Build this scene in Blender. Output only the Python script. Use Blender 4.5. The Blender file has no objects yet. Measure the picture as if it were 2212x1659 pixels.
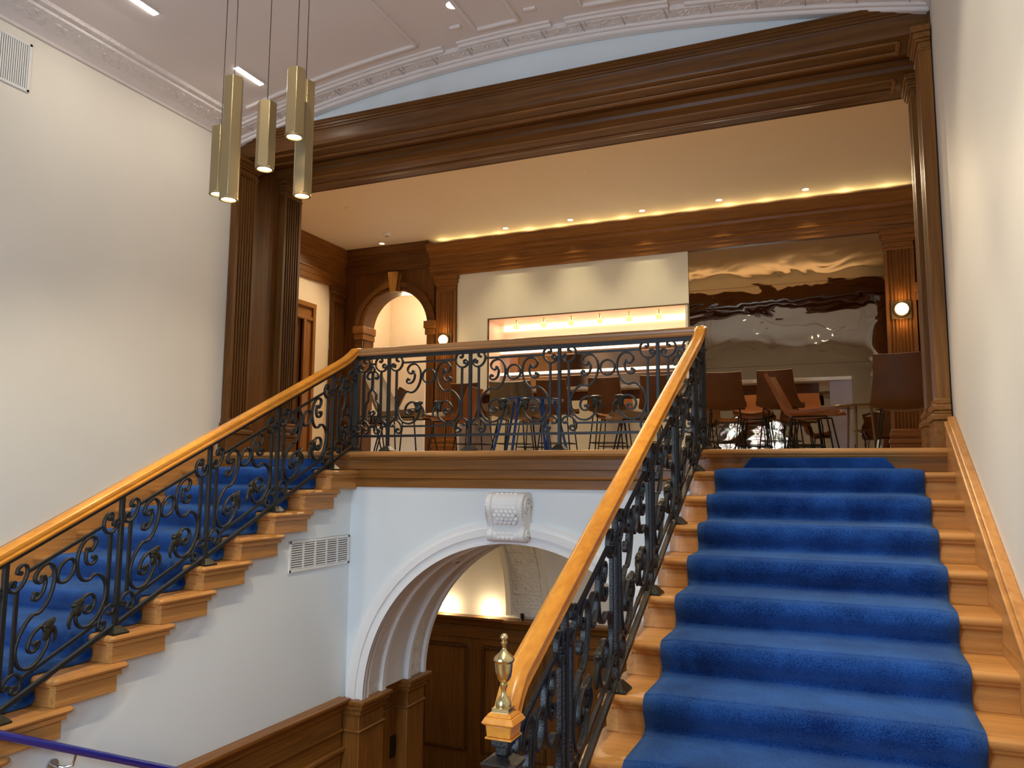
import bpy, bmesh, math, random
from mathutils import Vector, Matrix
random.seed(4)
sc = bpy.context.scene
PI = math.pi

# ------------------------------------------------------------------ camera
FPX = 1717.93
EYE = Vector((0.0, 0.0, -0.191))
def cam_axes(pitch, yaw, roll):
    f = Vector((-math.sin(yaw)*math.cos(pitch), math.cos(yaw)*math.cos(pitch), math.sin(pitch)))
    r = Vector((math.cos(yaw), math.sin(yaw), 0.0)); u = r.cross(f)
    c, s = math.cos(roll), math.sin(roll)
    return c*r + s*u, -s*r + c*u, f
cr, cu, cf = cam_axes(math.radians(6.519), math.radians(22.937), math.radians(0.358))
cd = bpy.data.cameras.new('camera'); cam = bpy.data.objects.new('camera', cd)
sc.collection.objects.link(cam); sc.camera = cam
cd.sensor_width = 36.0; cd.lens = FPX/2212*36.0; cd.clip_start = 0.05; cd.clip_end = 100
m = Matrix((cr, cu, -cf)).transposed().to_4x4(); m.translation = EYE
cam.matrix_world = m

# ------------------------------------------------------------------ world, lights, exposure
w = bpy.data.worlds.new('world'); sc.world = w; w.use_nodes = True
w.node_tree.nodes['Background'].inputs[0].default_value = (0.62, 0.78, 1.0, 1)
w.node_tree.nodes['Background'].inputs[1].default_value = 1.0
sc.view_settings.view_transform = 'Standard'; sc.view_settings.look = 'None'
sc.view_settings.gamma = 1.0; sc.view_settings.exposure = 0.0
sc.view_settings.use_curve_mapping = False
sc.cycles.use_denoising = True
sc.cycles.max_bounces = 8; sc.cycles.diffuse_bounces = 5; sc.cycles.glossy_bounces = 5
sc.cycles.sample_clamp_indirect = 6.0
sc.cycles.caustics_reflective = False; sc.cycles.caustics_refractive = False

def light(kind, name, loc, power, color, size=0.1, sizey=None, to=None, spot=None, blend=0.5, spread=None):
    d = bpy.data.lights.new(name, kind); o = bpy.data.objects.new(name, d); sc.collection.objects.link(o)
    o.location = loc; d.energy = power; d.color = color
    if kind == 'AREA':
        d.size = size
        if sizey: d.shape = 'RECTANGLE'; d.size_y = sizey
        if spread: d.spread = spread
    else: d.shadow_soft_size = size
    if kind == 'SPOT': d.spot_size = math.radians(spot); d.spot_blend = blend
    if to is not None:
        o.rotation_euler = (Vector(to)-Vector(loc)).to_track_quat('-Z', 'Y').to_euler()
    return o
DAY = (0.52, 0.76, 1.0); WARM = (1.0, 0.74, 0.44); NEUT = (1.0, 0.88, 0.72)
# daylight through the tall windows of the wall behind the camera
for ix in (-.62, 0, .62):
    for iz in (-.7, -.05, .6, 1.2):
        if iz > 1 and ix: iz = 1.0
        light('SPOT', 'window_daylight', (-2.455+ix, -1.42, iz), 41, DAY, .07, to=(-2.455+ix*1.6, 5, iz*.6), spot=165, blend=1.0)

light('SPOT', 'added_cool_fill', (.35, -.9, 1.3), 150, (.58, .80, 1.0), .22, to=(-4.2, 3.8, -1.3), spot=46, blend=1.0)  # cool fill added to brighten the lower left wall; no window stands there
light('SPOT', 'added_cool_fill', (.35, -.6, .6), 120, (.58, .80, 1.0), .22, to=(-4.2, 3.6, -1.4), spot=46, blend=1.0)

# ------------------------------------------------------------------ properties
def tag(o, label=None, cat=None, group=None, kind=None):
    if label: o['label'] = label
    if cat: o['category'] = cat
    if group: o['group'] = group
    if kind: o['kind'] = kind
    return o
def thing(name, label, cat, loc=(0, 0, 0), rz=0, group=None):
    o = bpy.data.objects.new(name, None); sc.collection.objects.link(o)
    o.location = loc; o.rotation_euler = (0, 0, rz); o.empty_display_size = 0.1
    return tag(o, label, cat, group)
def copy_tree(o, parent=None):
    c = o.copy(); sc.collection.objects.link(c); c.parent = parent
    for ch in list(KIDS.get(o.name, [])): copy_tree2(ch, c)
    return c
KIDS = {}
def copy_tree2(o, parent):
    c = o.copy(); sc.collection.objects.link(c); c.parent = parent
    KIDS.setdefault(parent.name, []).append(c)
    for ch in list(KIDS.get(o.name, [])): copy_tree2(ch, c)
    return c

# ------------------------------------------------------------------ materials
def newmat(name):
    mt = bpy.data.materials.new(name); mt.use_nodes = True
    nt = mt.node_tree; b = nt.nodes['Principled BSDF']
    return mt, nt, b
def nd(nt, t, **kw):
    n = nt.nodes.new(t)
    for k, v in kw.items():
        if k in n.inputs: n.inputs[k].default_value = v
        else: setattr(n, k, v)
    return n
def wood(name, dark, lite, axis='X', rough=0.42, scale=1.0, coat=0.06):
    mt, nt, b = newmat(name); L = nt.links.new
    g = nd(nt, 'ShaderNodeNewGeometry')
    mp = nd(nt, 'ShaderNodeMapping')
    s = [34, 34, 34]; s['XYZ'.index(axis)] = 1.6
    mp.inputs['Scale'].default_value = [v*scale for v in s]
    L(g.outputs['Position'], mp.inputs['Vector'])
    n1 = nd(nt, 'ShaderNodeTexNoise', Scale=1.0, Detail=6.0, Roughness=0.62, Distortion=0.6)
    L(mp.outputs['Vector'], n1.inputs['Vector'])
    mp2 = nd(nt, 'ShaderNodeMapping'); s2 = [2.2, 2.2, 2.2]; s2['XYZ'.index(axis)] = 0.5
    mp2.inputs['Scale'].default_value = s2
    L(g.outputs['Position'], mp2.inputs['Vector'])
    n2 = nd(nt, 'ShaderNodeTexNoise', Scale=1.0, Detail=3.0); L(mp2.outputs['Vector'], n2.inputs['Vector'])
    mx = nd(nt, 'ShaderNodeMix', data_type='FLOAT'); mx.inputs[0].default_value = 0.35
    L(n1.outputs['Fac'], mx.inputs[2]); L(n2.outputs['Fac'], mx.inputs[3])
    r = nd(nt, 'ShaderNodeValToRGB')
    r.color_ramp.elements[0].position = 0.32; r.color_ramp.elements[0].color = (*dark, 1)
    r.color_ramp.elements[1].position = 0.68; r.color_ramp.elements[1].color = (*lite, 1)
    L(mx.outputs[0], r.inputs['Fac']); L(r.outputs['Color'], b.inputs['Base Color'])
    b.inputs['Roughness'].default_value = rough
    b.inputs['Coat Weight'].default_value = coat; b.inputs['Coat Roughness'].default_value = 0.25
    b.inputs['Specular IOR Level'].default_value = 0.28
    bp = nd(nt, 'ShaderNodeBump', Strength=0.12, Distance=0.004)
    L(n1.outputs['Fac'], bp.inputs['Height']); L(bp.outputs['Normal'], b.inputs['Normal'])
    return mt
def plain(name, col, rough=0.5, metal=0.0, noise=0.0, nscale=6.0, bump=0.0, bscale=60.0, emit=None, estr=0.0, coat=0.0):
    mt, nt, b = newmat(name); L = nt.links.new
    b.inputs['Base Color'].default_value = (*col, 1)
    b.inputs['Roughness'].default_value = rough; b.inputs['Metallic'].default_value = metal
    b.inputs['Coat Weight'].default_value = coat
    g = nd(nt, 'ShaderNodeNewGeometry')
    n = nd(nt, 'ShaderNodeTexNoise', Scale=nscale, Detail=4.0); L(g.outputs['Position'], n.inputs['Vector'])
    r = nd(nt, 'ShaderNodeValToRGB')
    k = noise
    r.color_ramp.elements[0].position = 0.3; r.color_ramp.elements[0].color = (*[c*(1-k) for c in col], 1)
    r.color_ramp.elements[1].position = 0.7; r.color_ramp.elements[1].color = (*[min(1, c*(1+k*0.5)) for c in col], 1)
    L(n.outputs['Fac'], r.inputs['Fac']); L(r.outputs['Color'], b.inputs['Base Color'])
    if bump:
        n2 = nd(nt, 'ShaderNodeTexNoise', Scale=bscale, Detail=3.0); L(g.outputs['Position'], n2.inputs['Vector'])
        bp = nd(nt, 'ShaderNodeBump', Strength=bump, Distance=0.01)
        L(n2.outputs['Fac'], bp.inputs['Height']); L(bp.outputs['Normal'], b.inputs['Normal'])
    if emit:
        b.inputs['Emission Color'].default_value = (*emit, 1); b.inputs['Emission Strength'].default_value = estr
    return mt
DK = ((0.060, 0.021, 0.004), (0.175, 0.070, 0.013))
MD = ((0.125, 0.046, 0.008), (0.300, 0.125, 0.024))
LT = ((0.330, 0.140, 0.036), (0.590, 0.285, 0.085))
WDX = wood('dark_oak_x', *DK, 'X'); WDY = wood('dark_oak_y', *DK, 'Y'); WDZ = wood('dark_oak_z', *DK, 'Z')
WMX = wood('oak_x', *MD, 'X'); WMY = wood('oak_y', *MD, 'Y'); WMZ = wood('oak_z', *MD, 'Z')
WLX = wood('light_oak_x', *LT, 'X', 0.33); WLY = wood('light_oak_y', *LT, 'Y', 0.33)
WRAIL = wood('lit_handrail_oak_y', (0.52, 0.185, 0.020), (0.78, 0.340, 0.045), 'Y', 0.30, 1.0, 0.25)  # strong light on the stair rails is brightened into this oak colour
WRAILX = wood('handrail_oak_x', (0.26, 0.125, 0.045), (0.46, 0.235, 0.090), 'X', 0.3, 1.0, 0.3)
WHITE = plain('wall_paint', (0.80, 0.765, 0.675), 0.6, noise=0.03, nscale=1.3, bump=0.05, bscale=40)
WHITEC = plain('daylit_wall_paint', (0.73, 0.79, 0.82), 0.6, noise=0.02, nscale=1.3, bump=0.04, bscale=40)  # white paint with the bluish daylight mixed into its colour
CEIL = plain('ceiling_paint', (0.74, 0.67, 0.63), 0.7, noise=0.03, nscale=1.5, bump=0.04, bscale=30)
PLAST = plain('moulded_plaster', (0.78, 0.72, 0.69), 0.6)
PLASTW = plain('white_plaster', (0.82, 0.83, 0.83), 0.5, noise=0.02, bump=0.05, bscale=50)
WARMW = plain('lounge_ceiling_paint', (0.80, 0.68, 0.52), 0.7, noise=0.02, nscale=1.0)
CREAM = plain('lounge_wall_paint', (0.80, 0.70, 0.55), 0.6, noise=0.03)
PANEL = plain('bar_panel_lacquer', (0.76, 0.77, 0.66), 0.35, noise=0.02)
PINK = plain('niche_lacquer', (0.88, 0.66, 0.52), 0.4)
IRON = plain('wrought_iron', (0.006, 0.007, 0.008), 0.42, 0.0, noise=0.25, nscale=30, bump=0.25, bscale=130)
BRONZE = plain('bronzed_iron', (0.030, 0.028, 0.020), 0.34, 0.5, noise=0.3, nscale=25, bump=0.2, bscale=90)
BRASS = plain('polished_brass', (0.62, 0.52, 0.27), 0.26, 1.0, noise=0.12, nscale=30)
CHAMP = plain('champagne_metal', (0.34, 0.26, 0.14), 0.38, 0.75, noise=0.05)
CHROME = plain('chrome', (0.62, 0.62, 0.62), 0.12, 1.0)
BLUEP = plain('blue_rail_paint', (0.015, 0.018, 0.27), 0.22, 0.0, noise=0.05, coat=0.5)
BLUEL = plain('blue_metal', (0.018, 0.07, 0.24), 0.4, 0.3)
BLACK = plain('black_metal', (0.012, 0.011, 0.010), 0.45, 0.4)
BLKP = plain('black_plastic', (0.012, 0.010, 0.009), 0.5)
LEATH = plain('brown_leather', (0.105, 0.037, 0.007), 0.50, 0.0, noise=0.22, nscale=5, bump=0.15, bscale=160)
LEATHO = plain('orange_leather', (0.25, 0.085, 0.022), 0.4, 0.0, noise=0.15, nscale=5, bump=0.12, bscale=160)
LEATHT = plain('taupe_leather', (0.17, 0.10, 0.040), 0.45, 0.0, noise=0.15, nscale=5, bump=0.12, bscale=160)
for q_ in (LEATH, LEATHO, LEATHT): q_.node_tree.nodes['Principled BSDF'].inputs['Specular IOR Level'].default_value = 0.25
STONE = plain('white_counter', (0.72, 0.74, 0.74), 0.25, noise=0.03)
LILAC = plain('lilac_grey_panel', (0.33, 0.31, 0.36), 0.4, noise=0.04)
GRILL = plain('white_grille_metal', (0.74, 0.74, 0.72), 0.45)
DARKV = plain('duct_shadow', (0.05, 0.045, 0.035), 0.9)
BRONZET = plain('bronze_table', (0.20, 0.135, 0.06), 0.35, 0.8)
FLOORW = wood('lounge_floor', (0.52, 0.38, 0.25), (0.68, 0.51, 0.35), 'X', 0.4)
PLW = plain('white_plastic', (0.78, 0.76, 0.72), 0.4)
def emis(name, col, s):
    mt, nt, b = newmat(name)
    b.inputs['Base Color'].default_value = (*col, 1)
    b.inputs['Emission Color'].default_value = (*col, 1); b.inputs['Emission Strength'].default_value = s
    return mt
EM_WARM = emis('warm_lamp', (1.0, 0.80, 0.50), 14)
EM_LIN = emis('linear_lamp', (1.0, 0.93, 0.82), 16)
EM_DOWN = emis('downlight_lens', (1.0, 0.86, 0.58), 6)
EM_STRIP = emis('cove_strip', (1.0, 0.82, 0.56), 2.1)
EM_BULB = emis('globe_bulb', (1.0, 0.74, 0.26), 1.15)
EM_GLOBE = emis('sconce_globe', (1.0, 0.76, 0.42), 2.6)
def carpet_mat():
    mt, nt, b = newmat('blue_carpet'); L = nt.links.new
    g = nd(nt, 'ShaderNodeNewGeometry')
    n = nd(nt, 'ShaderNodeTexNoise', Scale=170.0, Detail=4.0, Roughness=0.75); L(g.outputs['Position'], n.inputs['Vector'])
    n2 = nd(nt, 'ShaderNodeTexNoise', Scale=3.5, Detail=4.0, Roughness=0.6); L(g.outputs['Position'], n2.inputs['Vector'])
    mx = nd(nt, 'ShaderNodeMix', data_type='FLOAT'); mx.inputs[0].default_value = 0.40
    L(n.outputs['Fac'], mx.inputs[2]); L(n2.outputs['Fac'], mx.inputs[3])
    r = nd(nt, 'ShaderNodeValToRGB')
    r.color_ramp.elements[0].position = 0.40; r.color_ramp.elements[0].color = (0.002, 0.014, 0.095, 1)
    r.color_ramp.elements[1].position = 0.62; r.color_ramp.elements[1].color = (0.022, 0.098, 0.38, 1)
    L(mx.outputs[0], r.inputs['Fac']); L(r.outputs['Color'], b.inputs['Base Color'])
    b.inputs['Roughness'].default_value = 0.95; b.inputs['Specular IOR Level'].default_value = 0.05
    b.inputs['Sheen Weight'].default_value = 0.55; b.inputs['Sheen Roughness'].default_value = 0.4
    b.inputs['Sheen Tint'].default_value = (0.28, 0.52, 1.0, 1)
    bp = nd(nt, 'ShaderNodeBump', Strength=0.9, Distance=0.006); L(n.outputs['Fac'], bp.inputs['Height'])
    L(bp.outputs['Normal'], b.inputs['Normal'])
    return mt
CARPET = carpet_mat()
def mirror_mat():
    mt, nt, b = newmat('bronze_mirror'); L = nt.links.new
    b.inputs['Metallic'].default_value = 1.0; b.inputs['Roughness'].default_value = 0.02
    b.inputs['Base Color'].default_value = (0.35, 0.28, 0.195, 1)
    g = nd(nt, 'ShaderNodeNewGeometry')
    mp = nd(nt, 'ShaderNodeMapping'); mp.inputs['Scale'].default_value = (1.0, 1.0, 1.5)
    L(g.outputs['Position'], mp.inputs['Vector'])
    n = nd(nt, 'ShaderNodeTexNoise', Scale=1.5, Detail=2.2, Roughness=0.42, Distortion=0.6); L(mp.outputs['Vector'], n.inputs['Vector'])
    bp = nd(nt, 'ShaderNodeBump', Strength=1.0, Distance=0.0060); L(n.outputs['Fac'], bp.inputs['Height'])
    L(bp.outputs['Normal'], b.inputs['Normal'])
    return mt
MIRROR = mirror_mat()
def relief_mat(name, col, scale, dist):
    mt, nt, b = newmat(name); L = nt.links.new
    b.inputs['Base Color'].default_value = (*col, 1); b.inputs['Roughness'].default_value = 0.6
    g = nd(nt, 'ShaderNodeNewGeometry')
    v = nd(nt, 'ShaderNodeTexVoronoi', Scale=scale, feature='SMOOTH_F1'); n = nd(nt, 'ShaderNodeTexNoise', Scale=scale*1.3, Detail=3.0, Distortion=1.2)
    L(g.outputs['Position'], n.inputs['Vector']); L(g.outputs['Position'], v.inputs['Vector'])
    mx = nd(nt, 'ShaderNodeMix', data_type='FLOAT'); mx.inputs[0].default_value = 0.5
    L(v.outputs['Distance'], mx.inputs[2]); L(n.outputs['Fac'], mx.inputs[3])
    bp = nd(nt, 'ShaderNodeBump', Strength=0.8, Distance=dist); L(mx.outputs[0], bp.inputs['Height'])
    L(bp.outputs['Normal'], b.inputs['Normal'])
    return mt
RELIEF = relief_mat('relief_plaster', (0.78, 0.72, 0.69), 16, 0.03)
RELIEFW = relief_mat('white_relief_plaster', (0.80, 0.78, 0.74), 18, 0.03)

# ------------------------------------------------------------------ mesh builder
class MB:
    def __init__(s): s.v = []; s.f = []
    def add(s, vs, fs):
        o = len(s.v); s.v += [tuple(p) for p in vs]; s.f += [tuple(i+o for i in f) for f in fs]; return s
    def box(s, x0, x1, y0, y1, z0, z1):
        return s.add([(x0,y0,z0),(x1,y0,z0),(x1,y1,z0),(x0,y1,z0),(x0,y0,z1),(x1,y0,z1),(x1,y1,z1),(x0,y1,z1)],
                     [(0,3,2,1),(4,5,6,7),(0,1,5,4),(1,2,6,5),(2,3,7,6),(3,0,4,7)])
    def prism(s, poly, axis, a, b):
        """extrude a closed 2D polygon along an axis; poly is in the two other axes, in xyz order"""
        n = len(poly)
        def P(p, t):
            return {'x': (t, p[0], p[1]), 'y': (p[0], t, p[1]), 'z': (p[0], p[1], t)}[axis]
        vs = [P(p, a) for p in poly] + [P(p, b) for p in poly]
        fs = [(i, (i+1) % n, n+(i+1) % n, n+i) for i in range(n)] + [tuple(range(n-1, -1, -1)), tuple(range(n, 2*n))]
        return s.add(vs, fs)
    def grid(s, rows, closed_u=False, closed_v=False):
        nr, nc = len(rows), len(rows[0]); vs = [p for r in rows for p in r]; fs = []
        for i in range(nr if closed_u else nr-1):
            for j in range(nc if closed_v else nc-1):
                a, b = i, (i+1) % nr; c, d = j, (j+1) % nc
                fs.append((a*nc+c, a*nc+d, b*nc+d, b*nc+c))
        return s.add(vs, fs)
    def sweep(s, pts, sect, up, caps=True, scales=None):
        """sweep a closed section (a,b): a along side (dir x up), b along the frame's up"""
        pts = [Vector(p) for p in pts]; up = Vector(up).normalized(); rows = []
        for i, p in enumerate(pts):
            d = (pts[min(i+1, len(pts)-1)] - pts[max(i-1, 0)])
            if d.length < 1e-9: d = Vector((1, 0, 0))
            d.normalize(); side = d.cross(up)
            if side.length < 1e-6: side = Vector((1, 0, 0))
            side.normalize(); k = scales[i] if scales else 1.0
            n = side.cross(d).normalized()
            rows.append([p + side*(a*k) + n*(b*k) for a, b in sect])
        o = len(s.v); s.grid(rows, closed_v=True); nc = len(sect); nr = len(rows)
        if caps:
            s.f.append(tuple(o+i for i in range(nc))); s.f.append(tuple(o+(nr-1)*nc+i for i in range(nc-1, -1, -1)))
        return s
    def tube(s, pts, r, n=8, scales=None):
        pts = [Vector(p) for p in pts]; rows = []
        d0 = (pts[1]-pts[0]).normalized(); ref = Vector((0, 0, 1)) if abs(d0.z) < 0.9 else Vector((1, 0, 0))
        nrm = d0.cross(ref).normalized()
        for i, p in enumerate(pts):
            d = (pts[min(i+1, len(pts)-1)] - pts[max(i-1, 0)]).normalized()
            nrm = (nrm - d*nrm.dot(d)).normalized(); bn = d.cross(nrm)
            rr = r*(scales[i] if scales else 1)
            rows.append([p + nrm*math.cos(2*PI*j/n)*rr + bn*math.sin(2*PI*j/n)*rr for j in range(n)])
        o = len(s.v); s.grid(rows, closed_v=True)
        s.f.append(tuple(o+i for i in range(n-1, -1, -1))); s.f.append(tuple(o+(len(rows)-1)*n+i for i in range(n)))
        return s
    def lathe(s, prof, c, n=24, axis='z'):
        rows = []
        for r, z in prof:
            rr = max(r, 1e-4)
            rows.append([])
            for j in range(n):
                a = 2*PI*j/n; x, y = rr*math.cos(a), rr*math.sin(a)
                rows[-1].append({'z': (c[0]+x, c[1]+y, c[2]+z), 'y': (c[0]+x, c[1]+z, c[2]+y), 'x': (c[0]+z, c[1]+x, c[2]+y)}[axis])
        return s.grid(rows, closed_v=True)
    def ball(s, c, r, n=12, sz=1.0):
        return s.lathe([(r*math.sin(PI*i/n), -r*sz*math.cos(PI*i/n)) for i in range(n+1)], c, 2*n)
    def obj(s, name, mat, parent=None, bevel=0.0, seg=2, angle=35, sub=0):
        me = bpy.data.meshes.new(name); me.from_pydata(s.v, [], s.f)
        bm = bmesh.new(); bm.from_mesh(me); bmesh.ops.remove_doubles(bm, verts=bm.verts, dist=1e-5)
        bmesh.ops.recalc_face_normals(bm, faces=bm.faces); bm.to_mesh(me); bm.free()
        me.materials.append(mat)
        for p in me.polygons: p.use_smooth = True
        me.set_sharp_from_angle(angle=math.radians(angle))
        o = bpy.data.objects.new(name, me); sc.collection.objects.link(o)
        if bevel:
            md = o.modifiers.new('bevel', 'BEVEL'); md.width = bevel; md.segments = seg; md.limit_method = 'ANGLE'; md.angle_limit = math.radians(40)
            md.harden_normals = False
        if sub:
            md = o.modifiers.new('subdivision', 'SUBSURF'); md.levels = sub; md.render_levels = sub
        if parent is not None:
            o.parent = parent; KIDS.setdefault(parent.name, []).append(o)
        return o
def struct(mb, name, mat, **k):
    return tag(mb.obj(name, mat, None, **k), kind='structure')
def crom(p, n=6, closed=False):
    q = []; N = len(p)
    rng = range(N if closed else N-1)
    for i in rng:
        g = lambda j: Vector(p[j % N]) if closed else Vector(p[min(max(j, 0), N-1)])
        a, b, c, d = g(i-1), g(i), g(i+1), g(i+2)
        for k in range(n):
            t = k/n
            q.append(0.5*((2*b)+(c-a)*t+(2*a-5*b+4*c-d)*t*t+(3*b-a-3*c+d)*t**3))
    if not closed: q.append(Vector(p[-1]))
    return q

# ------------------------------------------------------------------ geometry constants
T, R = 0.34, 0.1591
Y0 = 5.80                     # riser face under the landing
CX = -2.455                   # axis of the stair hall
XR, XL = 0.64, -5.55          # wall faces
FLR = {+1: (-1.0, 0.5786), -1: (-3.91, -5.4886)}   # flight: open edge, wall string face
NS = 11; HL = -NS*R           # half landing level
YE = 6.0                      # plane of the end wall
YB = 10.95                    # back wall of the lounge
ZC = 3.50                     # lounge ceiling
BW = -4.2                     # lower hall floor
def ceilz(x): return 3.49 - (x-CX)**2/27.1

# ------------------------------------------------------------------ the setting
struct(MB().box(XL-0.2, XL, -1.6, 6.0, -4.2, 3.9), 'wall_left', WHITE)
struct(MB().box(XR, XR+0.2, -1.6, 6.0, -4.2, 3.9), 'wall_right', WHITE)
# end wall above the beam, from wall to wall
struct(MB().box(-7.9, 3.0, YE+0.02, YE+0.9, 3.14, 3.9), 'wall_end', WHITEC)
# jamb walls closing the lounge beside the opening
struct(MB().box(-7.9, XL-0.2, YE, 6.93, -0.3, 3.14), 'wall_end_left', CREAM)
struct(MB().box(XR+0.2, 3.0, YE, 6.93, -0.3, 3.14), 'wall_end_right', CREAM)
# rear wall with the arched stair window
def rear():
    b = MB(); cx, r, zs, z0 = CX, 0.97, 0.70, -1.1
    for x0, x1, za, zb in ((XL, cx-r, -4.2, 3.9), (cx+r, XR, -4.2, 3.9), (cx-r, cx+r, -4.2, z0)):
        b.box(x0, x1, -1.6, -1.4, za, zb)
    n = 24; top = [(cx+r*math.cos(PI-PI*i/n), zs+r*math.sin(PI-PI*i/n)) for i in range(n+1)]
    for i in range(n):
        (xa, za), (xb, zb) = top[i], top[i+1]
        b.prism([(xa, za), (xb, zb), (xb, 3.9), (xa, 3.9)], 'y', -1.6, -1.4)
    return b
struct(rear(), 'wall_rear', WHITE)
def stained():
    mt, nt, b = newmat('stained_glass'); L = nt.links.new
    g = nd(nt, 'ShaderNodeNewGeometry')
    v = nd(nt, 'ShaderNodeTexVoronoi', Scale=5.0, feature='DISTANCE_TO_EDGE'); L(g.outputs['Position'], v.inputs['Vector'])
    c = nd(nt, 'ShaderNodeTexVoronoi', Scale=5.0); L(g.outputs['Position'], c.inputs['Vector'])
    hs = nd(nt, 'ShaderNodeMix', data_type='RGBA'); hs.inputs[0].default_value = 0.16
    hs.inputs[6].default_value = (0.72, 0.80, 1.0, 1); L(c.outputs['Color'], hs.inputs[7])
    st = nd(nt, 'ShaderNodeMath', operation='GREATER_THAN'); st.inputs[1].default_value = 0.035; L(v.outputs['Distance'], st.inputs[0])
    ml = nd(nt, 'ShaderNodeMath', operation='MULTIPLY'); ml.inputs[1].default_value = 5.0; L(st.outputs[0], ml.inputs[0])
    L(hs.outputs[2], b.inputs['Emission Color']); L(ml.outputs[0], b.inputs['Emission Strength'])
    b.inputs['Base Color'].default_value = (0.05, 0.05, 0.06, 1); b.inputs['Roughness'].default_value = 0.3
    return mt
STAIN = stained()
def window():
    cx, r, zs, z0 = CX, 0.97, 0.70, -1.1
    arc = [(cx+r*math.cos(PI*i/32), zs+r*math.sin(PI*i/32)) for i in range(33)]
    p = MB().prism([(cx-r, z0)] + [(cx+r, z0)] + arc[:-1] + [arc[-1]], 'y', -1.53, -1.52)
    g = struct(p, 'window_1', STAIN)
    fr = MB(); pts = [(cx-r+.03, -1.46, z0+.02)] + [(cx-(r-.03)*math.cos(PI*i/32), -1.46, zs+(r-.03)*math.sin(PI*i/32)) for i in range(33)] + [(cx+r-.03, -1.46, z0+.02), (cx-r+.03, -1.46, z0+.02)]
    fr.sweep(pts, [(-.03, -.03), (.03, -.03), (.03, .03), (-.03, .03)], (0, 1, 0)); fr.obj('window_frame', WDZ, g)
    mu = MB()
    for x in (-.33, .33): mu.box(cx+x-.018, cx+x+.018, -1.50, -1.46, z0, zs+math.sqrt(r*r-x*x)-.02)
    for z in (-.45, .2, .75, 1.25): 
        h = r if z < zs else math.sqrt(r*r-(z-zs)**2); mu.box(cx-h+.02, cx+h-.02, -1.50, -1.465, z-.012, z+.012)
    mu.obj('glazing_bar', BLKP, g)
    dm = MB()
    for x in (-.66, 0, .66):
        for z in (.0, 1.0):
            dm.prism([(cx+x-.06, z), (cx+x, z-.08), (cx+x+.06, z), (cx+x, z+.08)], 'y', -1.515, -1.505)
    dm.obj('coloured_diamond', emis('teal_glass', (0.05, 0.5, 0.5), 0.8), g)
window()

# barrel ceiling over the stair hall
def vault_strip(xa, xb, ya, yb, dz0, dz1, n=40):
    """a strip following the vault between x and y limits, dz0/dz1 below the vault surface"""
    b = MB(); xs = [xa+(xb-xa)*i/n for i in range(n+1)]
    rows = []
    for x in xs:
        z = ceilz(x); rows.append([(x, ya, z-dz0), (x, yb, z-dz0), (x, yb, z-dz1), (x, ya, z-dz1)])
    o = len(b.v); b.grid(rows, closed_v=True); b.f.append((0, 1, 2, 3)); k = n*4; b.f.append((k+3, k+2, k+1, k))
    return b
struct(vault_strip(XL-0.1, XR+0.1, -1.6, YE+0.02, -0.15, 0.0), 'ceiling', CEIL)
# plaster cornice: along the end wall, following the vault
def cornice_end():
    c = thing('plaster_cornice', 'pale plaster cornice with a moulded frieze arching above the white end wall', 'cornice')
    vault_strip(XL, XR, 5.93, YE+0.02, -0.02, 0.085).obj('lower_bed_mould', PLAST, c, bevel=0.02, seg=3)
    vault_strip(XL, XR, 5.90, 5.95, -0.02, 0.062).obj('bed_mould', PLAST, c, bevel=0.012, seg=3)
    vault_strip(XL, XR, 5.79, 5.91, -0.02, 0.040).obj('frieze', RELIEF, c)
    orn = MB()
    random.seed(7)
    x = XL+0.15
    while x < XR-0.1:
        # acanthus clump: little curled ridges
        for q in range(9):
            dx, dy = random.uniform(-.11, .11), random.uniform(-.034, .034); a = random.uniform(-1, 1)
            pts = [(x+dx+0.03*math.sin(a+t*2.2)*t, 5.85+dy+0.022*math.cos(a+t*3)*t, ceilz(x+dx)-.040) for t in (0, .3, .6, 1)]
            orn.tube(pts, .008, 6, [.6, 1, .9, .3])
        x += 0.34
    orn.obj('frieze_relief', PLAST, c)
    j = MB(); x = XL+0.28
    while x < XR-0.1:
        j.box(x-.003, x+.003, 5.79, 5.905, ceilz(x)-.047, ceilz(x)-.03); j.box(x+.035, x+.040, 5.79, 5.83, ceilz(x)-.047, ceilz(x)-.03); x += 0.34
    j.obj('frieze_joint', plain('joint', (0.52, 0.47, 0.44), 0.9), c)
    for a, b in ((XL+0.1, -3.10), (-2.96, -2.11), (-1.99, -1.15), (-1.03, XR)):
        vault_strip(a, b, 5.745, 5.79, -0.01, 0.034, 16).obj('outer_fillet', PLAST, c, bevel=0.01)
        if b-a > 0.5: vault_strip(a, b, 5.715, 5.745, -0.01, 0.016, 16).obj('outer_bead', PLAST, c, bevel=0.006)
cornice_end()
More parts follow.
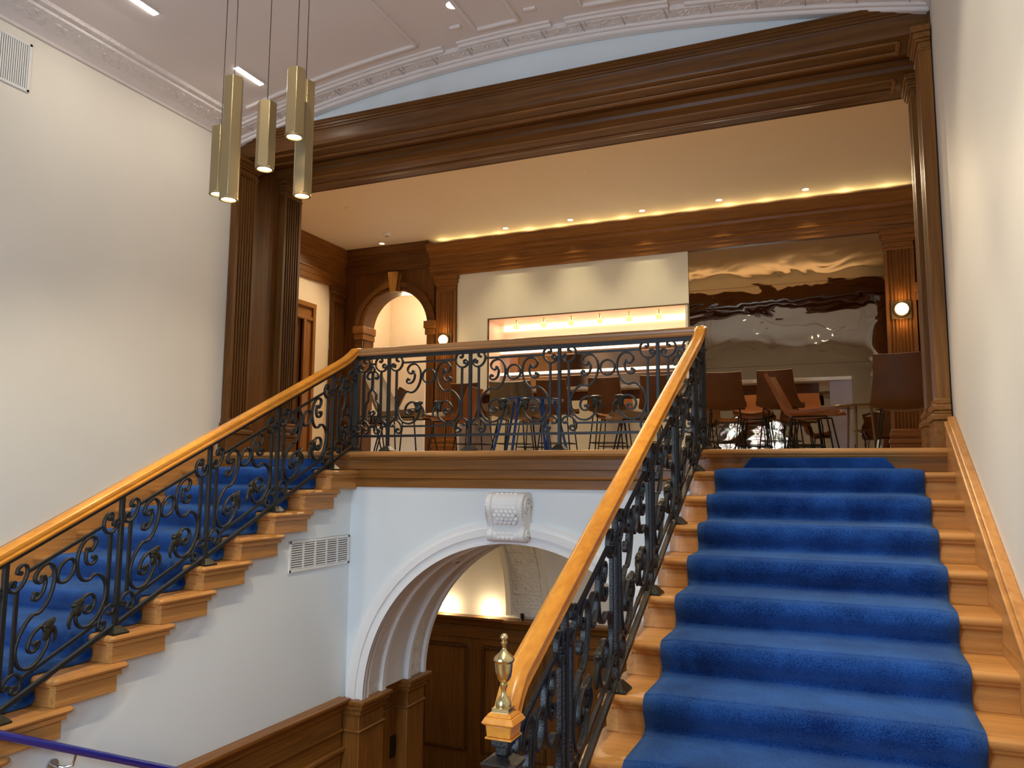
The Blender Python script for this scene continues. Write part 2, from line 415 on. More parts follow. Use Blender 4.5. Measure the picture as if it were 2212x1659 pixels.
def cornice_left():
    c = thing('plaster_cornice', 'long pale plaster cornice along the top of the left wall', 'cornice')
    pr = [(XL, 3.075), (XL+.022, 3.075), (XL+.028, 3.092), (XL+.10, 3.125), (XL+.10, 3.2), (XL, 3.2)]
    MB().prism(pr, 'y', -1.4, 5.93).obj('bed_mould', PLAST, c, bevel=0.004)
    b = MB(); rows = []
    for y in (-1.4, 5.9):
        rows.append([(XL+.09, y, ceilz(XL+.09)-.035), (XL+.26, y, ceilz(XL+.26)-.035), (XL+.27, y, ceilz(XL+.27)-.012), (XL+.31, y, ceilz(XL+.31)-.02), (XL+.34, y, ceilz(XL+.34)+.02), (XL+.09, y, 3.24)])
    b.grid(rows, closed_v=True); b.obj('frieze', RELIEF, c)
    orn = MB(); y = 0.2
    random.seed(9)
    while y < 5.8:
        for q in range(8):
            dy, dx = random.uniform(-.11, .11), random.uniform(-.045, .045); a = random.uniform(-1, 1)
            X = XL+.175+dx
            pts = [(X+0.022*math.sin(a+t*2.2)*t, y+dy+0.03*math.cos(a+t*3)*t, ceilz(X)-.035) for t in (0, .3, .6, 1)]
            orn.tube(pts, .007, 6, [.6, 1, .9, .3])
        y += 0.34
    orn.obj('frieze_relief', PLAST, c)
cornice_left()
c = thing('plaster_cornice', 'pale plaster cornice at the top of the right wall, mostly out of the frame', 'cornice')
MB().prism([(XR, 3.075), (XR-.022, 3.075), (XR-.028, 3.092), (XR-.10, 3.125), (XR-.10, 3.2), (XR, 3.2)], 'y', -1.4, 5.93).obj('bed_mould', PLAST, c, bevel=0.004)
# raised panel frames on the ceiling
def panel_frame(xa, xb, ya, yb, label):
    p = thing('ceiling_panel_moulding', label, 'moulding', group=None)
    wd = 0.036
    for k in range(2):
        y = ya if k == 0 else yb
        vault_strip(xa, xb, y-wd/2, y+wd/2, -0.01, 0.022, 14).obj('moulding_side', PLAST, p, bevel=0.008)
    for x in ((xb,) if xa < -5 else (xa, xb)):
        MB().box(x-wd/2, x+wd/2, ya, yb, ceilz(x)-.022, ceilz(x)+.01).obj('moulding_side', PLAST, p, bevel=0.008)
panel_frame(-5.1, -3.28, 2.2, 5.60, 'wide raised panel moulding on the ceiling beside the left cornice, around the linear lamps')
panel_frame(-2.72, -2.34, 4.9, 5.615, 'small raised panel moulding in the middle of the ceiling near the round downlight')
panel_frame(-1.80, XR-.3, 2.2, 5.60, 'raised panel moulding on the ceiling at the upper right')
for x, l in ((-2.86, 'left'), (-2.20, 'right')):
    b = vault_strip(x-.05, x+.05, 5.49, 5.525, -0.01, 0.018, 4).obj('ceiling_corner_moulding', PLAST, None, bevel=0.006)
    tag(b, 'short plaster fillet stepping off the %s corner of the small ceiling panel' % l, 'moulding')

# floors
struct(MB().box(-7.9, 3.0, Y0+0.02, YB+0.3, -0.28, -0.012), 'floor_upper', FLOORW)
struct(MB().box(XL-.1, XR+.1, -1.6, 1.4, HL-.25, HL), 'floor_half_landing', WLX)
hl = MB(); hl.box(XL-.1, -3.965, 1.4, Y0-T*(NS-1), HL-.25, HL); hl.box(-.945, XR+.1, 1.4, Y0-T*(NS-1), HL-.25, HL)
struct(hl, 'floor_half_landing_wings', WLX)
struct(MB().box(-7.9, 3.0, 1.3, YB, BW-.2, BW), 'floor_lower', WMX)
# walls under the flights, stepped under the treads
def under(side):
    poly = [(Y0+0.03, -4.2), (1.4, -4.2), (1.4, HL-.02)]
    y = Y0-T*(NS-1)
    poly += [(y+.012, HL-.02)]
    for k in range(NS-1, 0, -1):
        poly += [(Y0-k*T+.012, -k*R-.045), (Y0-(k-1)*T+.012, -k*R-.045)]
    poly[-1] = (Y0+0.03, poly[-1][1])
    xa = -3.965 if side < 0 else -0.945
    return struct(MB().prism(poly, 'x', xa, xa+.12*side), 'wall_under_%s_flight' % ('left' if side < 0 else 'right'), WHITEC)
under(-1); under(1)
# arch wall below the landing
AX, AZ, AY = CX, -2.04, 5.83
def ring_poly(r, n=48, a0=0.0, a1=PI): return [(AX+r*math.cos(a0+(a1-a0)*i/n), AZ+r*math.sin(a0+(a1-a0)*i/n)) for i in range(n+1)]
def archwall():
    b = MB(); r = 1.36; n = 48; p = ring_poly(r, n)
    for i in range(n):
        (xa, za), (xb, zb) = p[i], p[i+1]
        b.prism([(xb, zb), (xa, za), (xa, -.2), (xb, -.2)], 'y', AY, AY+.25)
    b.box(-4.0, AX-r, AY, AY+.25, -4.2, -.2); b.box(AX+r, -.9, AY, AY+.25, -4.2, -.2)
    return b
struct(archwall(), 'wall_arch', WHITEC)
def arch_ring(y0, y1, r0, r1, name, mat, parent, n=56):
    b = MB(); rows = []
    for x, z in [(math.cos(PI*i/n), math.sin(PI*i/n)) for i in range(n+1)]:
        rows.append([(AX+r0*x, y0, AZ+r0*z), (AX+r1*x, y0, AZ+r1*z), (AX+r1*x, y1, AZ+r1*z), (AX+r0*x, y1, AZ+r0*z)])
    b.grid(rows, closed_v=True); b.f.append((0, 1, 2, 3)); k = n*4; b.f.append((k, k+1, k+2, k+3))
    return b.obj(name, mat, parent)
ar = thing('plaster_archway', 'white moulded round arch with panelled soffit below the landing', 'arch')
arch_ring(AY-.035, AY+.02, 1.315, 1.40, 'archivolt', PLASTW, ar)
arch_ring(AY-.055, AY+.02, 1.385, 1.44, 'archivolt_bead', PLASTW, ar)
arch_ring(AY-.03, AY+.02, 1.44, 1.49, 'outer_roll', PLASTW, ar)
arch_ring(AY-.045, AY-.02, 1.315, 1.335, 'inner_fillet', PLASTW, ar)
arch_ring(AY, AY+.32, 1.345, 1.37, 'soffit_panel', RELIEFW, ar)
arch_ring(AY-.0, AY+.05, 1.315, 1.37, 'soffit_margin', PLASTW, ar)
arch_ring(AY+.26, AY+.32, 1.315, 1.37, 'soffit_margin', PLASTW, ar)
arch_ring(AY+.32, AY+.72, 1.362, 1.48, 'recessed_soffit', PLASTW, ar)
arch_ring(AY+.70, AY+.75, 1.315, 1.48, 'inner_rib', PLASTW, ar)
arch_ring(AY+.75, AY+1.0, 1.345, 1.40, 'soffit_panel', RELIEFW, ar)
arch_ring(AY+.98, AY+1.03, 1.315, 1.48, 'inner_rib', PLASTW, ar)
# keystone console
ks = thing('scroll_keystone', 'white carved scroll keystone with fish scale carving at the crown of the arch', 'keystone')
def console():
    x0, x1 = -2.612, -2.300; b = MB()
    prof = []   # (y, z) side outline: big volute on top, small one at foot
    for i in range(13): a = PI*0.5+PI*i/12*.74; prof.append((5.745+.095*math.cos(a)*1.0, -.435+.105*math.sin(a)))
    prof += [(5.692, -.545), (5.708, -.59)]
    for i in range(9): a = PI*0.72+PI*i/8*.78; prof.append((5.735+.055*math.cos(a), -.655+.05*math.sin(a)))
    prof += [(5.83, -.70), (5.83, -.325)]
    b.prism(prof, 'x', x0+.035, x1-.035); b.obj('console_body', PLASTW, ks)
    for xs, xe in ((x0, x0+.05), (x1-.05, x1)):
        e = MB(); e.prism([(y-.012 if y < 5.82 else y, z) for y, z in prof], 'x', xs, xe); e.obj('scroll_side', PLASTW, ks, bevel=0.008)
    for xs, sg in ((x0, -1), (x1, 1)):
        e = MB()
        for (cy, cz, r) in ((5.745, -.43, .075), (5.738, -.655, .038)):
            sp = [(xs+sg*.004, cy+r*(1-t/2.3/6.3)*math.cos(t), cz+r*(1-t/2.3/6.3)*math.sin(t)) for t in [k*.35 for k in range(36)]]
            e.tube(sp, .009, 6)
            e.ball((xs+sg*.004, cy, cz), .016, 6)
        e.obj('volute', PLASTW, ks)
    sc_ = MB()
    for r_ in range(9):
        z = -.345-.026*r_; y = 5.745-.095*math.sin(max(0.15, min(PI, (z+.33)/-.0-0 if False else PI*0.12+PI*.7*(r_/9))))
        for q in range(5):
            x = -2.456+(q-2)*.038+(.019 if r_ % 2 else 0)
            sc_.lathe([(.001, -.007), (.013, -.005), (.019, 0)], (x, y-.002, z), 10, 'y')
    sc_.obj('fish_scale', PLASTW, ks)
    for (z, y) in ((-.62, 5.70),):
        f = MB()
        for q in range(4):
            for rr in range(2):
                f.lathe([(.001, -.007), (.013, -.005), (.018, 0)], (-2.51+q*.036, 5.683, -.64-.03*rr), 10, 'y')
        f.obj('fish_scale', PLASTW, ks)
    bd = MB()
    for k in range(14):
        z = -.34-.017*k
        for x in (x0+.006, x1-.006): bd.ball((x, 5.745-.112*math.sin(PI*.15+PI*.72*k/14), z), .009, 4)
    bd.obj('bead', PLASTW, ks)
console()

# lower wainscot on the left and the arch jambs
def wainscot_left():
    w_ = thing('wainscot', 'low oak wainscot with moulded cap on the white wall below the left flight', 'panelling')
    X = -3.965
    MB().box(X, X+.03, 1.4, AY-.09, -4.2, -2.10).obj('backboard', WMY, w_)
    MB().prism([(X, -2.02), (X+.115, -2.02), (X+.115, -2.045), (X+.085, -2.075), (X+.06, -2.09), (X+.05, -2.13), (X, -2.13)], 'y', 1.4, AY-.09).obj('cap', WMY, w_, bevel=0.004)
    MB().prism([(X, -2.27), (X+.05, -2.27), (X+.05, -2.285), (X+.038, -2.30), (X, -2.30)], 'y', 1.4, AY-.09).obj('bead', WMY, w_)
    y = 2.3
    while y < 5.6:
        for a, b_, c_, d_ in ((y, y+.04, -3.3, -2.42), (y+1.1, y+1.14, -3.3, -2.42)):
            MB().box(X+.02, X+.055, a, b_, c_, d_).obj('panel_mould', WMY, w_, bevel=0.012)
        MB().box(X+.02, X+.055, y, y+1.14, -2.46, -2.42).obj('panel_mould', WMY, w_, bevel=0.012)
        y += 1.04+.15
wainscot_left()
def jamb(side):
    nm = 'left' if side < 0 else 'right'
    j = thing('oak_pier', 'oak pier with stepped cap under the %s foot of the white arch' % nm, 'pier')
    s = -side   # towards the opening
    X = AX+side*1.53
    def bx(o, d0, d1, y0, y1, z0, z1): 
        xa, xb = X+s*d0, X+s*d1; o.box(min(xa, xb), max(xa, xb), y0, y1, z0, z1); return o
    bx(MB(), 0, .20, AY-.06, AY+.32, -4.2, -2.16).obj('pilaster', WMZ, j, bevel=.006)
    bx(MB(), 0, .08, AY+.32, AY+.72, -4.2, -2.16).obj('backboard', WMZ, j)
    bx(MB(), 0, .20, AY+.72, AY+1.03, -4.2, -2.16).obj('pilaster', WMZ, j, bevel=.006)
    cp = MB()
    for (y0, y1, d) in ((AY-.06, AY+.32, .20), (AY+.30, AY+.74, .08), (AY+.72, AY+1.03, .20)):
        e = .0 if d < .1 else 1
        bx(cp, 0, d+.065, y0-.05*e, y1+.04*e, -2.075, -2.04); bx(cp, 0, d+.045, y0-.035*e, y1+.025*e, -2.115, -2.075); bx(cp, 0, d+.022, y0-.02*e, y1+.015*e, -2.16, -2.115)
        bx(cp, 0, d+.014, y0-.014*e, y1+.012*e, -2.30, -2.28)
    cp.obj('cap', WMY, j, bevel=.008)
    if side < 0:
        pl = tag(bx(MB(), .078, .088, 6.46, 6.60, -2.73, -2.54).obj('socket_plate', BLKP, None, bevel=.002), 'black rectangular wall plate on the oak pier under the arch', 'wall plate')
jamb(-1); jamb(1)

# lower hall behind the arch: barrel vault, back wall, panelling
LY = 9.8
def vault():
    b = MB(); cy, rr, zs = 8.15, 1.65, -2.0; n = 16; rows = []
    for x in (-7.0, 1.6):
        rows.append([(x, cy+rr*math.cos(PI*.5*i/n), zs+rr*math.sin(PI*.5*i/n)) for i in range(n+1)] + [(x, AY+1.0, zs+rr), (x, AY+1.0, -.29), (x, cy+rr, -.29)])
    b.grid(rows, closed_v=True)
    return b
struct(vault(), 'ceiling_lower_hall', WHITE)
struct(MB().box(-7.0, 1.6, LY, LY+.15, -4.2, -.3), 'wall_lower_back', WHITE)
struct(MB().box(-7.0, -6.85, AY+.25, LY, -4.2, -.3), 'wall_lower_left', WHITE)
struct(MB().box(1.45, 1.6, AY+.25, LY, -4.2, -.3), 'wall_lower_right', WHITE)
struct(MB().box(-7.0, -4.0, AY+1.0, AY+1.1, -4.2, -.3), 'wall_lower_front_left', WHITE)
struct(MB().box(-.92, 1.6, AY+1.0, AY+1.1, -4.2, -.3), 'wall_lower_front_right', WHITE)
def rib(x0, x1, label, relief=True):
    rb = thing('plaster_rib', label, 'arch rib')
    cy, zs = 8.15, -2.0; n = 20
    def band(xa, xb, ra, rb_, name, mat):
        b = MB(); rows = []
        for i in range(n+1):
            a = PI*.5*i/n; c_, s_ = math.cos(a), math.sin(a)
            rows.append([(xa, cy+ra*c_, zs+ra*s_), (xb, cy+ra*c_, zs+ra*s_), (xb, cy+rb_*c_, zs+rb_*s_), (xa, cy+rb_*c_, zs+rb_*s_)])
        rows.append([(xa, AY+1.1, zs+ra), (xb, AY+1.1, zs+ra), (xb, AY+1.1, zs+rb_), (xa, AY+1.1, zs+rb_)])
        b.grid(rows, closed_v=True); b.obj(name, mat, rb)
    band(x0+.008, x1-.008, 1.60, 1.655, 'rib_face', RELIEFW if relief else WHITE)
    band(x0, x0+.07, 1.57, 1.655, 'rib_edge', WHITE); band(x1-.07, x1, 1.57, 1.655, 'rib_edge', WHITE)
    return rb
rb = rib(-4.18, -3.60, 'broad white vault rib with fretwork relief beside the glowing lunette')
fr = MB(); random.seed(3)
def onrib(x, a, d=0.0): return (x, 8.15+(1.60-d)*math.cos(a), -2.0+(1.60-d)*math.sin(a))
for k in range(7):
    a = .10+.115*k
    for s in (-1, 1):
        xs = [.03, .11, .11, .18, .18, .05]; as_ = [0, 0, .05, .05, -.03, -.03]
        fr.tube([onrib(-3.89+s*xx, a+aa) for xx, aa in zip(xs, as_)], .007, 5)
    fr.tube([onrib(-3.89+.05*math.sin(t), a+.03*math.cos(t)) for t in [q*.7 for q in range(10)]], .008, 5)
fr.obj('fret_relief', WHITE, rb)
rib(-2.55, -2.20, 'narrow plain white vault rib further right in the lower hall', False)
wp = thing('wall_panelling', 'tall dark oak panelling along the back of the lower hall', 'panelling')
MB().box(-6.8, 1.4, LY-.06, LY, -4.2, -2.10).obj('backboard', WMZ, wp)
for x0, x1, dd in ((-6.8, -4.16, 0), (-4.16, -3.40, .06), (-3.40, 1.4, 0)):
    MB().prism([(LY, -2.04), (LY-.17-dd, -2.04), (LY-.17-dd, -2.07), (LY-.13-dd, -2.10), (LY-.11-dd, -2.15), (LY-.07-dd, -2.17), (LY-.07-dd, -2.29), (LY-.085-dd, -2.30), (LY-.085-dd, -2.315), (LY, -2.32)], 'x', x0, x1).obj('cornice', WMX, wp)
MB().box(-4.16, -3.40, LY-.12, LY-.06, -4.2, -2.2).obj('pilaster', WMZ, wp)
for x0, x1 in ((-6.6, -5.5), (-5.4, -4.72), (-4.52, -4.24), (-3.95, -3.6), (-3.2, -2.2), (-2.0, -1.0), (-.8, .2)):
    b = MB(); yy = LY-.06 if not (-4.1 < x0 < -3.5) else LY-.12
    for a in ((x0, x0+.035, -3.75, -2.42), (x1-.035, x1, -3.75, -2.42), (x0+.035, x1-.035, -3.75, -3.715), (x0+.035, x1-.035, -2.455, -2.42)):
        b.box(a[0], a[1], yy-.025, yy, a[2], a[3])
    b.obj('panel_mould', WDZ, wp, bevel=.010)
def small_spot(x, label):
    s_ = thing('accent_spotlight', label, 'spotlight', (x, LY-.13, -2.04))
    MB().tube([(0, 0, 0), (0, 0, .03)], .022, 12).obj('base', BLKP, s_)
    MB().tube([(0, .0, .03), (0, -.01, .085)], .028, 14).obj('lamp_head', BLKP, s_)
small_spot(-3.93, 'small black spotlight standing on the oak ledge before the fretwork rib')
for x in (-5.05, -4.42):
    light('POINT', 'ledge_uplight', (x, LY-.10, -1.97), 5.5, (1, .80, .50), .03)
light('POINT', 'ledge_uplight', (-5.9, LY-.10, -1.97), 7, (1, .80, .50), .03)
light('AREA', 'lower_hall_lamp', (-2.6, 8.2, -.6), 16, NEUT, 1.2, 1.2, to=(-2.6, 8.2, -4))

# landing fascia
fa = thing('landing_fascia', 'oak nosing and stepped fascia along the landing edge above the arch', 'fascia')
XA, XB = -3.935, -0.975
def nosing(y, z, th=.045, ov=.04, back=.0):
    p = [(y+back, z), (y-ov+th/2, z)]
    p += [(y-ov+th/2-th/2*math.sin(PI*i/8), z-th/2+th/2*math.cos(PI*i/8)) for i in range(1, 8)]
    return p+[(y-ov+th/2, z-th), (y+back, z-th)]
MB().prism(nosing(Y0-.02, 0, .05, .045, .30), 'x', XA, XB).obj('nosing', WLX, fa)
MB().prism([(AY+.02, -.05), (5.775, -.05), (5.780, -.068), (5.795, -.072), (5.795, -.150), (5.805, -.156), (5.812, -.156), (5.812, -.212), (5.800, -.222), (5.818, -.232), (5.818, -.300), (AY+.02, -.300)], 'x', -3.96, -.95).obj('fascia_board', WMX, fa)

# ------------------------------------------------------------------ stair flights
def flight(side):
    xo, xw = FLR[side]; s = side
    nm = 'left' if side < 0 else 'right'
    st = thing('staircase', {'left': 'oak stair flight rising along the left wall with open stepped ends', 'right': 'oak stair flight rising along the right wall in the foreground'}[nm], 'stairs')
    def span(a, b): return (min(a, b), max(a, b))
    for k in range(1, NS):
        yf = Y0-k*T; z = -k*R
        xa, xb = span(xo-s*.005, xw)
        MB().prism(nosing(yf, z, .042, .035, T+.01), 'x', xa, xb).obj('tread', WLX, st)
        # return nosing along the open side with a rounded end
        pts = [(xo-s*.008, yf-.012, z-.021), (xo-s*.008, yf+T+.085, z-.021)]
        e = MB(); r_ = .021
        sect = [(.028*0+.030*math.cos(a), r_*math.sin(a)) for a in [2*PI*i/14 for i in range(14)]]
        ys = [yf-.034, yf-.030, yf-.018, yf, yf+T+.06, yf+T+.085, yf+T+.099, yf+T+.105]
        scs = [.25, .62, .9, 1, 1, .9, .62, .2]
        e.sweep([(xo-s*.006, y, z-.021) for y in ys], sect, (0, 0, 1), True, scs)
        e.obj('return_nosing', WLY, st)
    for k in range(0, NS):
        yf = Y0-k*T; zt = -k*R; zb = -(k+1)*R
        xa, xb = span(xo, xw)
        ra, rb2 = span(xo+s*(.0545 if k else 0), xw)
        MB().box(ra, rb2, yf, yf+.02, zb+.001, zt-.03).obj('riser', WLX if k else WMX, st)
        MB().prism([(yf, zt-.041), (yf-.018, zt-.041), (yf-.016, zt-.052), (yf-.004, zt-.062), (yf, zt-.064)], 'x', xa, xb).obj('scotia', WLX, st)
        if k:
            bk = MB(); x2 = xo+s*.055; a, b_ = span(xo, x2)
            bk.box(a, b_, yf-.0, yf+T+.045, zb+.001, zt-.041); bk.obj('bracket', WLY, st, bevel=.002)
            c_ = MB(); a, b_ = span(xo-s*.018, xo+s*.03)
            c_.prism([(a, zt-.041), (b_, zt-.041), (b_, zt-.064), (a+(.014 if s > 0 else 0), zt-.064), (a, zt-.052)], 'y', yf-.014, yf+T+.06)
            c_.obj('bracket_mould', WLY, st)
    # wall string
    def nl(y): return (y-Y0)*R/T
    xw0, xw1 = span(xw, xw+s*.062)
    y1, y2 = Y0-T*NS, Y0+.02
    MB().prism([(y1, nl(y1)-.30), (y2, nl(y2)-.30), (y2, nl(y2)+.13), (y1, nl(y1)+.13)], 'x', xw0, xw1).obj('wall_string', WLY, st)
    xc0, xc1 = span(xw-s*.006, xw+s*.062)
    MB().prism([(y1, nl(y1)+.13), (y2, nl(y2)+.13), (y2, nl(y2)+.165), (y1, nl(y1)+.165)], 'x', xc0, xc1).obj('string_cap', WLY, st, bevel=.008)
    xc0, xc1 = span(xw+s*.012, xw+s*.062)
    MB().prism([(y1, nl(y1)+.165), (y2, nl(y2)+.165), (y2, nl(y2)+.195), (y1, nl(y1)+.195)], 'x', xc0, xc1).obj('string_cap', WLY, st, bevel=.008)
    # top nosing of the landing over this flight
    xa, xb = span(xo-s*.03, xw)
    MB().prism(nosing(Y0, 0, .045, .035, .26), 'x', xa, xb).obj('landing_nosing', WLX, st)
    # carpet
    cx_ = {1: (-.83, .415), -1: (-4.06, -5.31)}[side]
    ca = thing('stair_carpet', 'blue pile carpet runner on the %s stair flight' % nm, 'carpet')
    th = .022; prof = []
    for k in range(0, NS):
        yf = Y0-k*T; z = -k*R
        if k == 0: continue
        if True:
            yn = yf-.035-th; zz = z+th
            prof += [(yf+T-.03-th*.6, zz+.004), (yf+T-.10, zz), (yn+.070, zz+.001), (yn+.038, zz-.004), (yn+.015, zz-.017), (yn+.003, zz-.038), (yn+.001, zz-.066), (yn+.012, zz-.094), (yn+.028, zz-.118)]
        prof.append((yf-th, z-R+.04)); 
    prof[-1] = (prof[-1][0], -NS*R+.005)
    outer = crom([(a, b, 0) for a, b in prof], 3)
    n = 16; rows = []; xa, xb = span(*cx_)
    for j in range(n+1):
        x = xa+(xb-xa)*j/n; e = min(j, n-j); dp = (.010 if e == 0 else 0)
        row = []
        for i, p in enumerate(outer):
            a = outer[max(i-1, 0)]; b_ = outer[min(i+1, len(outer)-1)]; d = (b_-a).normalized(); nn = Vector((d.y, -d.x, 0))
            row.append((x, p.x-nn.x*dp, p.y-nn.y*dp))
        rows.append(row)
    if True:
        inner = []
        for i, p in enumerate(outer):
            a = outer[max(i-1, 0)]; b_ = outer[min(i+1, len(outer)-1)]; d = (b_-a).normalized(); nn = Vector((d.y, -d.x, 0))
            inner.append(p - nn*.018)
        rows = [[(xa, p.x, p.y) for p in inner]] + rows + [[(xb, p.x, p.y) for p in inner]]
    MB().grid(rows).obj('runner', CARPET, ca, angle=150)
    xm = (xa+xb)/2; hw = (xb-xa)/2
    MB().prism([(xm-hw+.12, -R+.005), (xm+hw-.12, -R+.005), (xm+hw-.20, -.062), (xm-hw+.20, -.062)], 'y', Y0-.024, Y0-.002).obj('top_flap', CARPET, ca, bevel=.006)
    return st
flight(1); flight(-1)
# central flight going down towards the arch
def down():
    st = thing('staircase', 'oak stair flight descending below the arch, mostly hidden beneath the frame', 'stairs')
    for k in range(0, 15):
        yf = 1.4+k*T; z = HL-k*R
        MB().box(-3.93, -.98, yf+.0, yf+T, z-R, z-R+.04 if k < 14 else z-R+.02).obj('tread', WLX, st)
        MB().box(-3.93, -.98, yf-.02, yf, z-R+.04, z-.002).obj('riser', WLX, st)
down()

# ------------------------------------------------------------------ wrought iron balustrades
MAIN = {
'S': [(0.149, 0.675), (0.17, 0.656), (0.194, 0.671), (0.204, 0.698), (0.188, 0.725), (0.158, 0.738), (0.122, 0.735), (0.092, 0.709), (0.077, 0.67), (0.075, 0.626), (0.084, 0.583), (0.102, 0.543), (0.129, 0.511), (0.159, 0.497), (0.182, 0.499)],
'big': [(0.182, 0.499), (0.203, 0.506), (0.236, 0.49), (0.268, 0.459), (0.289, 0.423), (0.299, 0.378), (0.293, 0.329), (0.271, 0.28), (0.233, 0.245), (0.186, 0.233), (0.142, 0.245), (0.107, 0.277), (0.089, 0.318), (0.091, 0.354), (0.103, 0.381)],
'spiral': [(0.103, 0.387), (0.127, 0.408), (0.159, 0.415), (0.195, 0.401), (0.217, 0.372), (0.22, 0.342), (0.204, 0.315), (0.179, 0.307), (0.158, 0.317), (0.151, 0.336), (0.162, 0.347), (0.177, 0.34)],
'comma': [(0.152, 0.675), (0.136, 0.659), (0.135, 0.631), (0.145, 0.6), (0.165, 0.581), (0.188, 0.576), (0.208, 0.586), (0.209, 0.605), (0.194, 0.61)],
'topC': [(0.303, 0.774), (0.319, 0.781), (0.311, 0.804), (0.282, 0.807), (0.259, 0.785), (0.256, 0.751), (0.271, 0.717), (0.3, 0.693), (0.335, 0.691), (0.361, 0.712), (0.364, 0.737), (0.347, 0.75), (0.328, 0.741), (0.338, 0.726)],
'bot': [(0.335, 0.216), (0.356, 0.212), (0.367, 0.237), (0.341, 0.261), (0.306, 0.264), (0.274, 0.242), (0.256, 0.209), (0.257, 0.171), (0.277, 0.153), (0.302, 0.164), (0.306, 0.184), (0.29, 0.188)]}
LEAF = {'a': [(0.141, 0.405), (0.106, 0.401), (0.07, 0.405), (0.059, 0.418)], 'b': [(0.13, 0.397), (0.103, 0.37), (0.109, 0.339), (0.121, 0.328)],
        'b2': [(0.125, 0.404), (0.092, 0.388), (0.085, 0.352), (0.094, 0.335)],
        'c': [(0.1, 0.395), (0.064, 0.369), (0.045, 0.33), (0.048, 0.297), (0.058, 0.285)]}
NARROW = {'bottle': [(0.037, 0.631), (0.055, 0.64), (0.05, 0.67), (0.025, 0.689), (0.004, 0.678), (0.004, 0.629), (0.005, 0.556), (0.018, 0.522), (0.038, 0.497), (0.039, 0.44), (0.059, 0.412), (0.065, 0.336), (0.049, 0.267)],
          'fleur': [(0.0, 0.24), (0.003, 0.299), (0.015, 0.318), (0.029, 0.33), (0.019, 0.342)]}
def iron_bay(parent, pt, nrm, W, narrow=False):
    """pt(u, v) -> point in the plane of the bay; nrm: across the bay; W: post spacing"""
    HT, HD = .0072, .0115
    sect = [(-HD, -HT*.7), (-HD*.75, -HT), (HD*.75, -HT), (HD, -HT*.7), (HD, HT*.7), (HD*.75, HT), (-HD*.75, HT), (-HD, HT*.7)]
    def put(b, pts2, mir, k=1.0, tip=True, n=5, uoff=0.0):
        q = crom([(p[0], p[1], 0) for p in pts2], n)
        if tip: q = q
        P = [Vector(pt(mir*(a.x+uoff)*k, a.y)) for a in q]
        rows = []
        N = Vector(nrm)
        for i, p in enumerate(P):
            d = (P[min(i+1, len(P)-1)]-P[max(i-1, 0)]).normalized(); side = d.cross(N).normalized()
            rows.append([p + N*a + side*b_ for a, b_ in sect])
        o = len(b.v); b.grid(rows, closed_v=True)
        nc = 8; b.f.append(tuple(o+i for i in range(nc))); b.f.append(tuple(o+(len(rows)-1)*nc+i for i in range(nc)))
        return P
    def blob(b, p, r=.0125):
        N = Vector(nrm); t = Vector((0, 0, 1)); s = N.cross(t)
        rows = [[Vector(p)+N*h*HD*1.1+(t*math.cos(a)+s*math.sin(a))*r for a in [2*PI*i/10 for i in range(10)]] for h in (-1, 1)]
        o = len(b.v); b.grid(rows, closed_v=True); b.f.append(tuple(o+i for i in range(10))); b.f.append(tuple(o+10+i for i in range(10)))
    def bar(b, u0, v0, u1, v1, hw=.0085, hd=.0085):
        A, B = Vector(pt(u0, v0)), Vector(pt(u1, v1)); N = Vector(nrm); d = (B-A).normalized(); sd = d.cross(N).normalized()
        if abs(u1-u0) < 1e-6: sd = (Vector(pt(u0+.01, v0))-Vector(pt(u0, v0))); sd = Vector((sd.x, sd.y, 0)).normalized()
        rows = [[P_+N*a*hd+sd*c_*hw for a, c_ in ((-1, -1), (1, -1), (1, 1), (-1, 1))] for P_ in (A, B)]
        o = len(b.v); b.grid(rows, closed_v=True); b.f.append((o, o+1, o+2, o+3)); b.f.append((o+4, o+5, o+6, o+7))
    b = MB()
    if not narrow:
        k = W/.78
        for mir in (1, -1):
            for nm in ('S', 'big', 'spiral', 'comma', 'topC', 'bot'):
                P = put(b, MAIN[nm], mir, k)
                if nm in ('topC', 'bot'): blob(b, P[0]); blob(b, P[-1])
                if nm in ('spiral', 'comma'): blob(b, P[-1])
                if nm == 'S': blob(b, P[0])
            bar(b, mir*.313*k, .69, mir*.313*k, .268)
        bar(b, -.257*k, .756, .257*k, .756, .008, .008); bar(b, -.255*k, .211, .255*k, .211, .008, .008)
        o = b.obj('scroll_panel', IRON, parent)
        rg = MB(); put(rg, [(.058*math.cos(a), .632+.058*math.sin(a)) for a in [2*PI*i/20 for i in range(21)]], 1, k, n=2); rg.obj('ring', IRON, o)
        for mir in (1, -1):
            lf = MB()
            for nm in ('a', 'b', 'b2', 'c'):
                q = crom([(p[0], p[1], 0) for p in LEAF[nm]], 4); N = len(q)
                P = [Vector(pt(mir*p.x*k, p.y)) for p in q]
                lf.tube(P, .0165 if nm != 'c' else .0095, 8, [(.35+.9*math.sin(PI*(i/(N-1))**.7))*(1 if i < N-1 else .3) for i in range(N)])
            lf.ball(pt(mir*.103*k, .392), .021, 6); 
            lf.obj('leaf', BRONZE, o)
    else:
        sh = .39-W/2
        for mir in (1, -1):
            for nm in ('topC', 'bot'):
                P = put(b, MAIN[nm], mir, 1.0, uoff=-sh); blob(b, P[0]); blob(b, P[-1])
            bar(b, mir*(.313-sh), .69, mir*(.313-sh), .268)
            for nm in ('bottle', 'fleur'):
                P = put(b, NARROW[nm], mir, W/.322); blob(b, P[0] if nm == 'bottle' else P[-1])
        put(b, [(.016*math.cos(a), .712+.024*math.sin(a)) for a in [2*PI*i/12 for i in range(13)]], 1, 1, n=1)
        bar(b, -.02, .756, .02, .756); bar(b, -.03, .211, .03, .211)
        b.obj('scroll_panel', IRON, parent)
    return
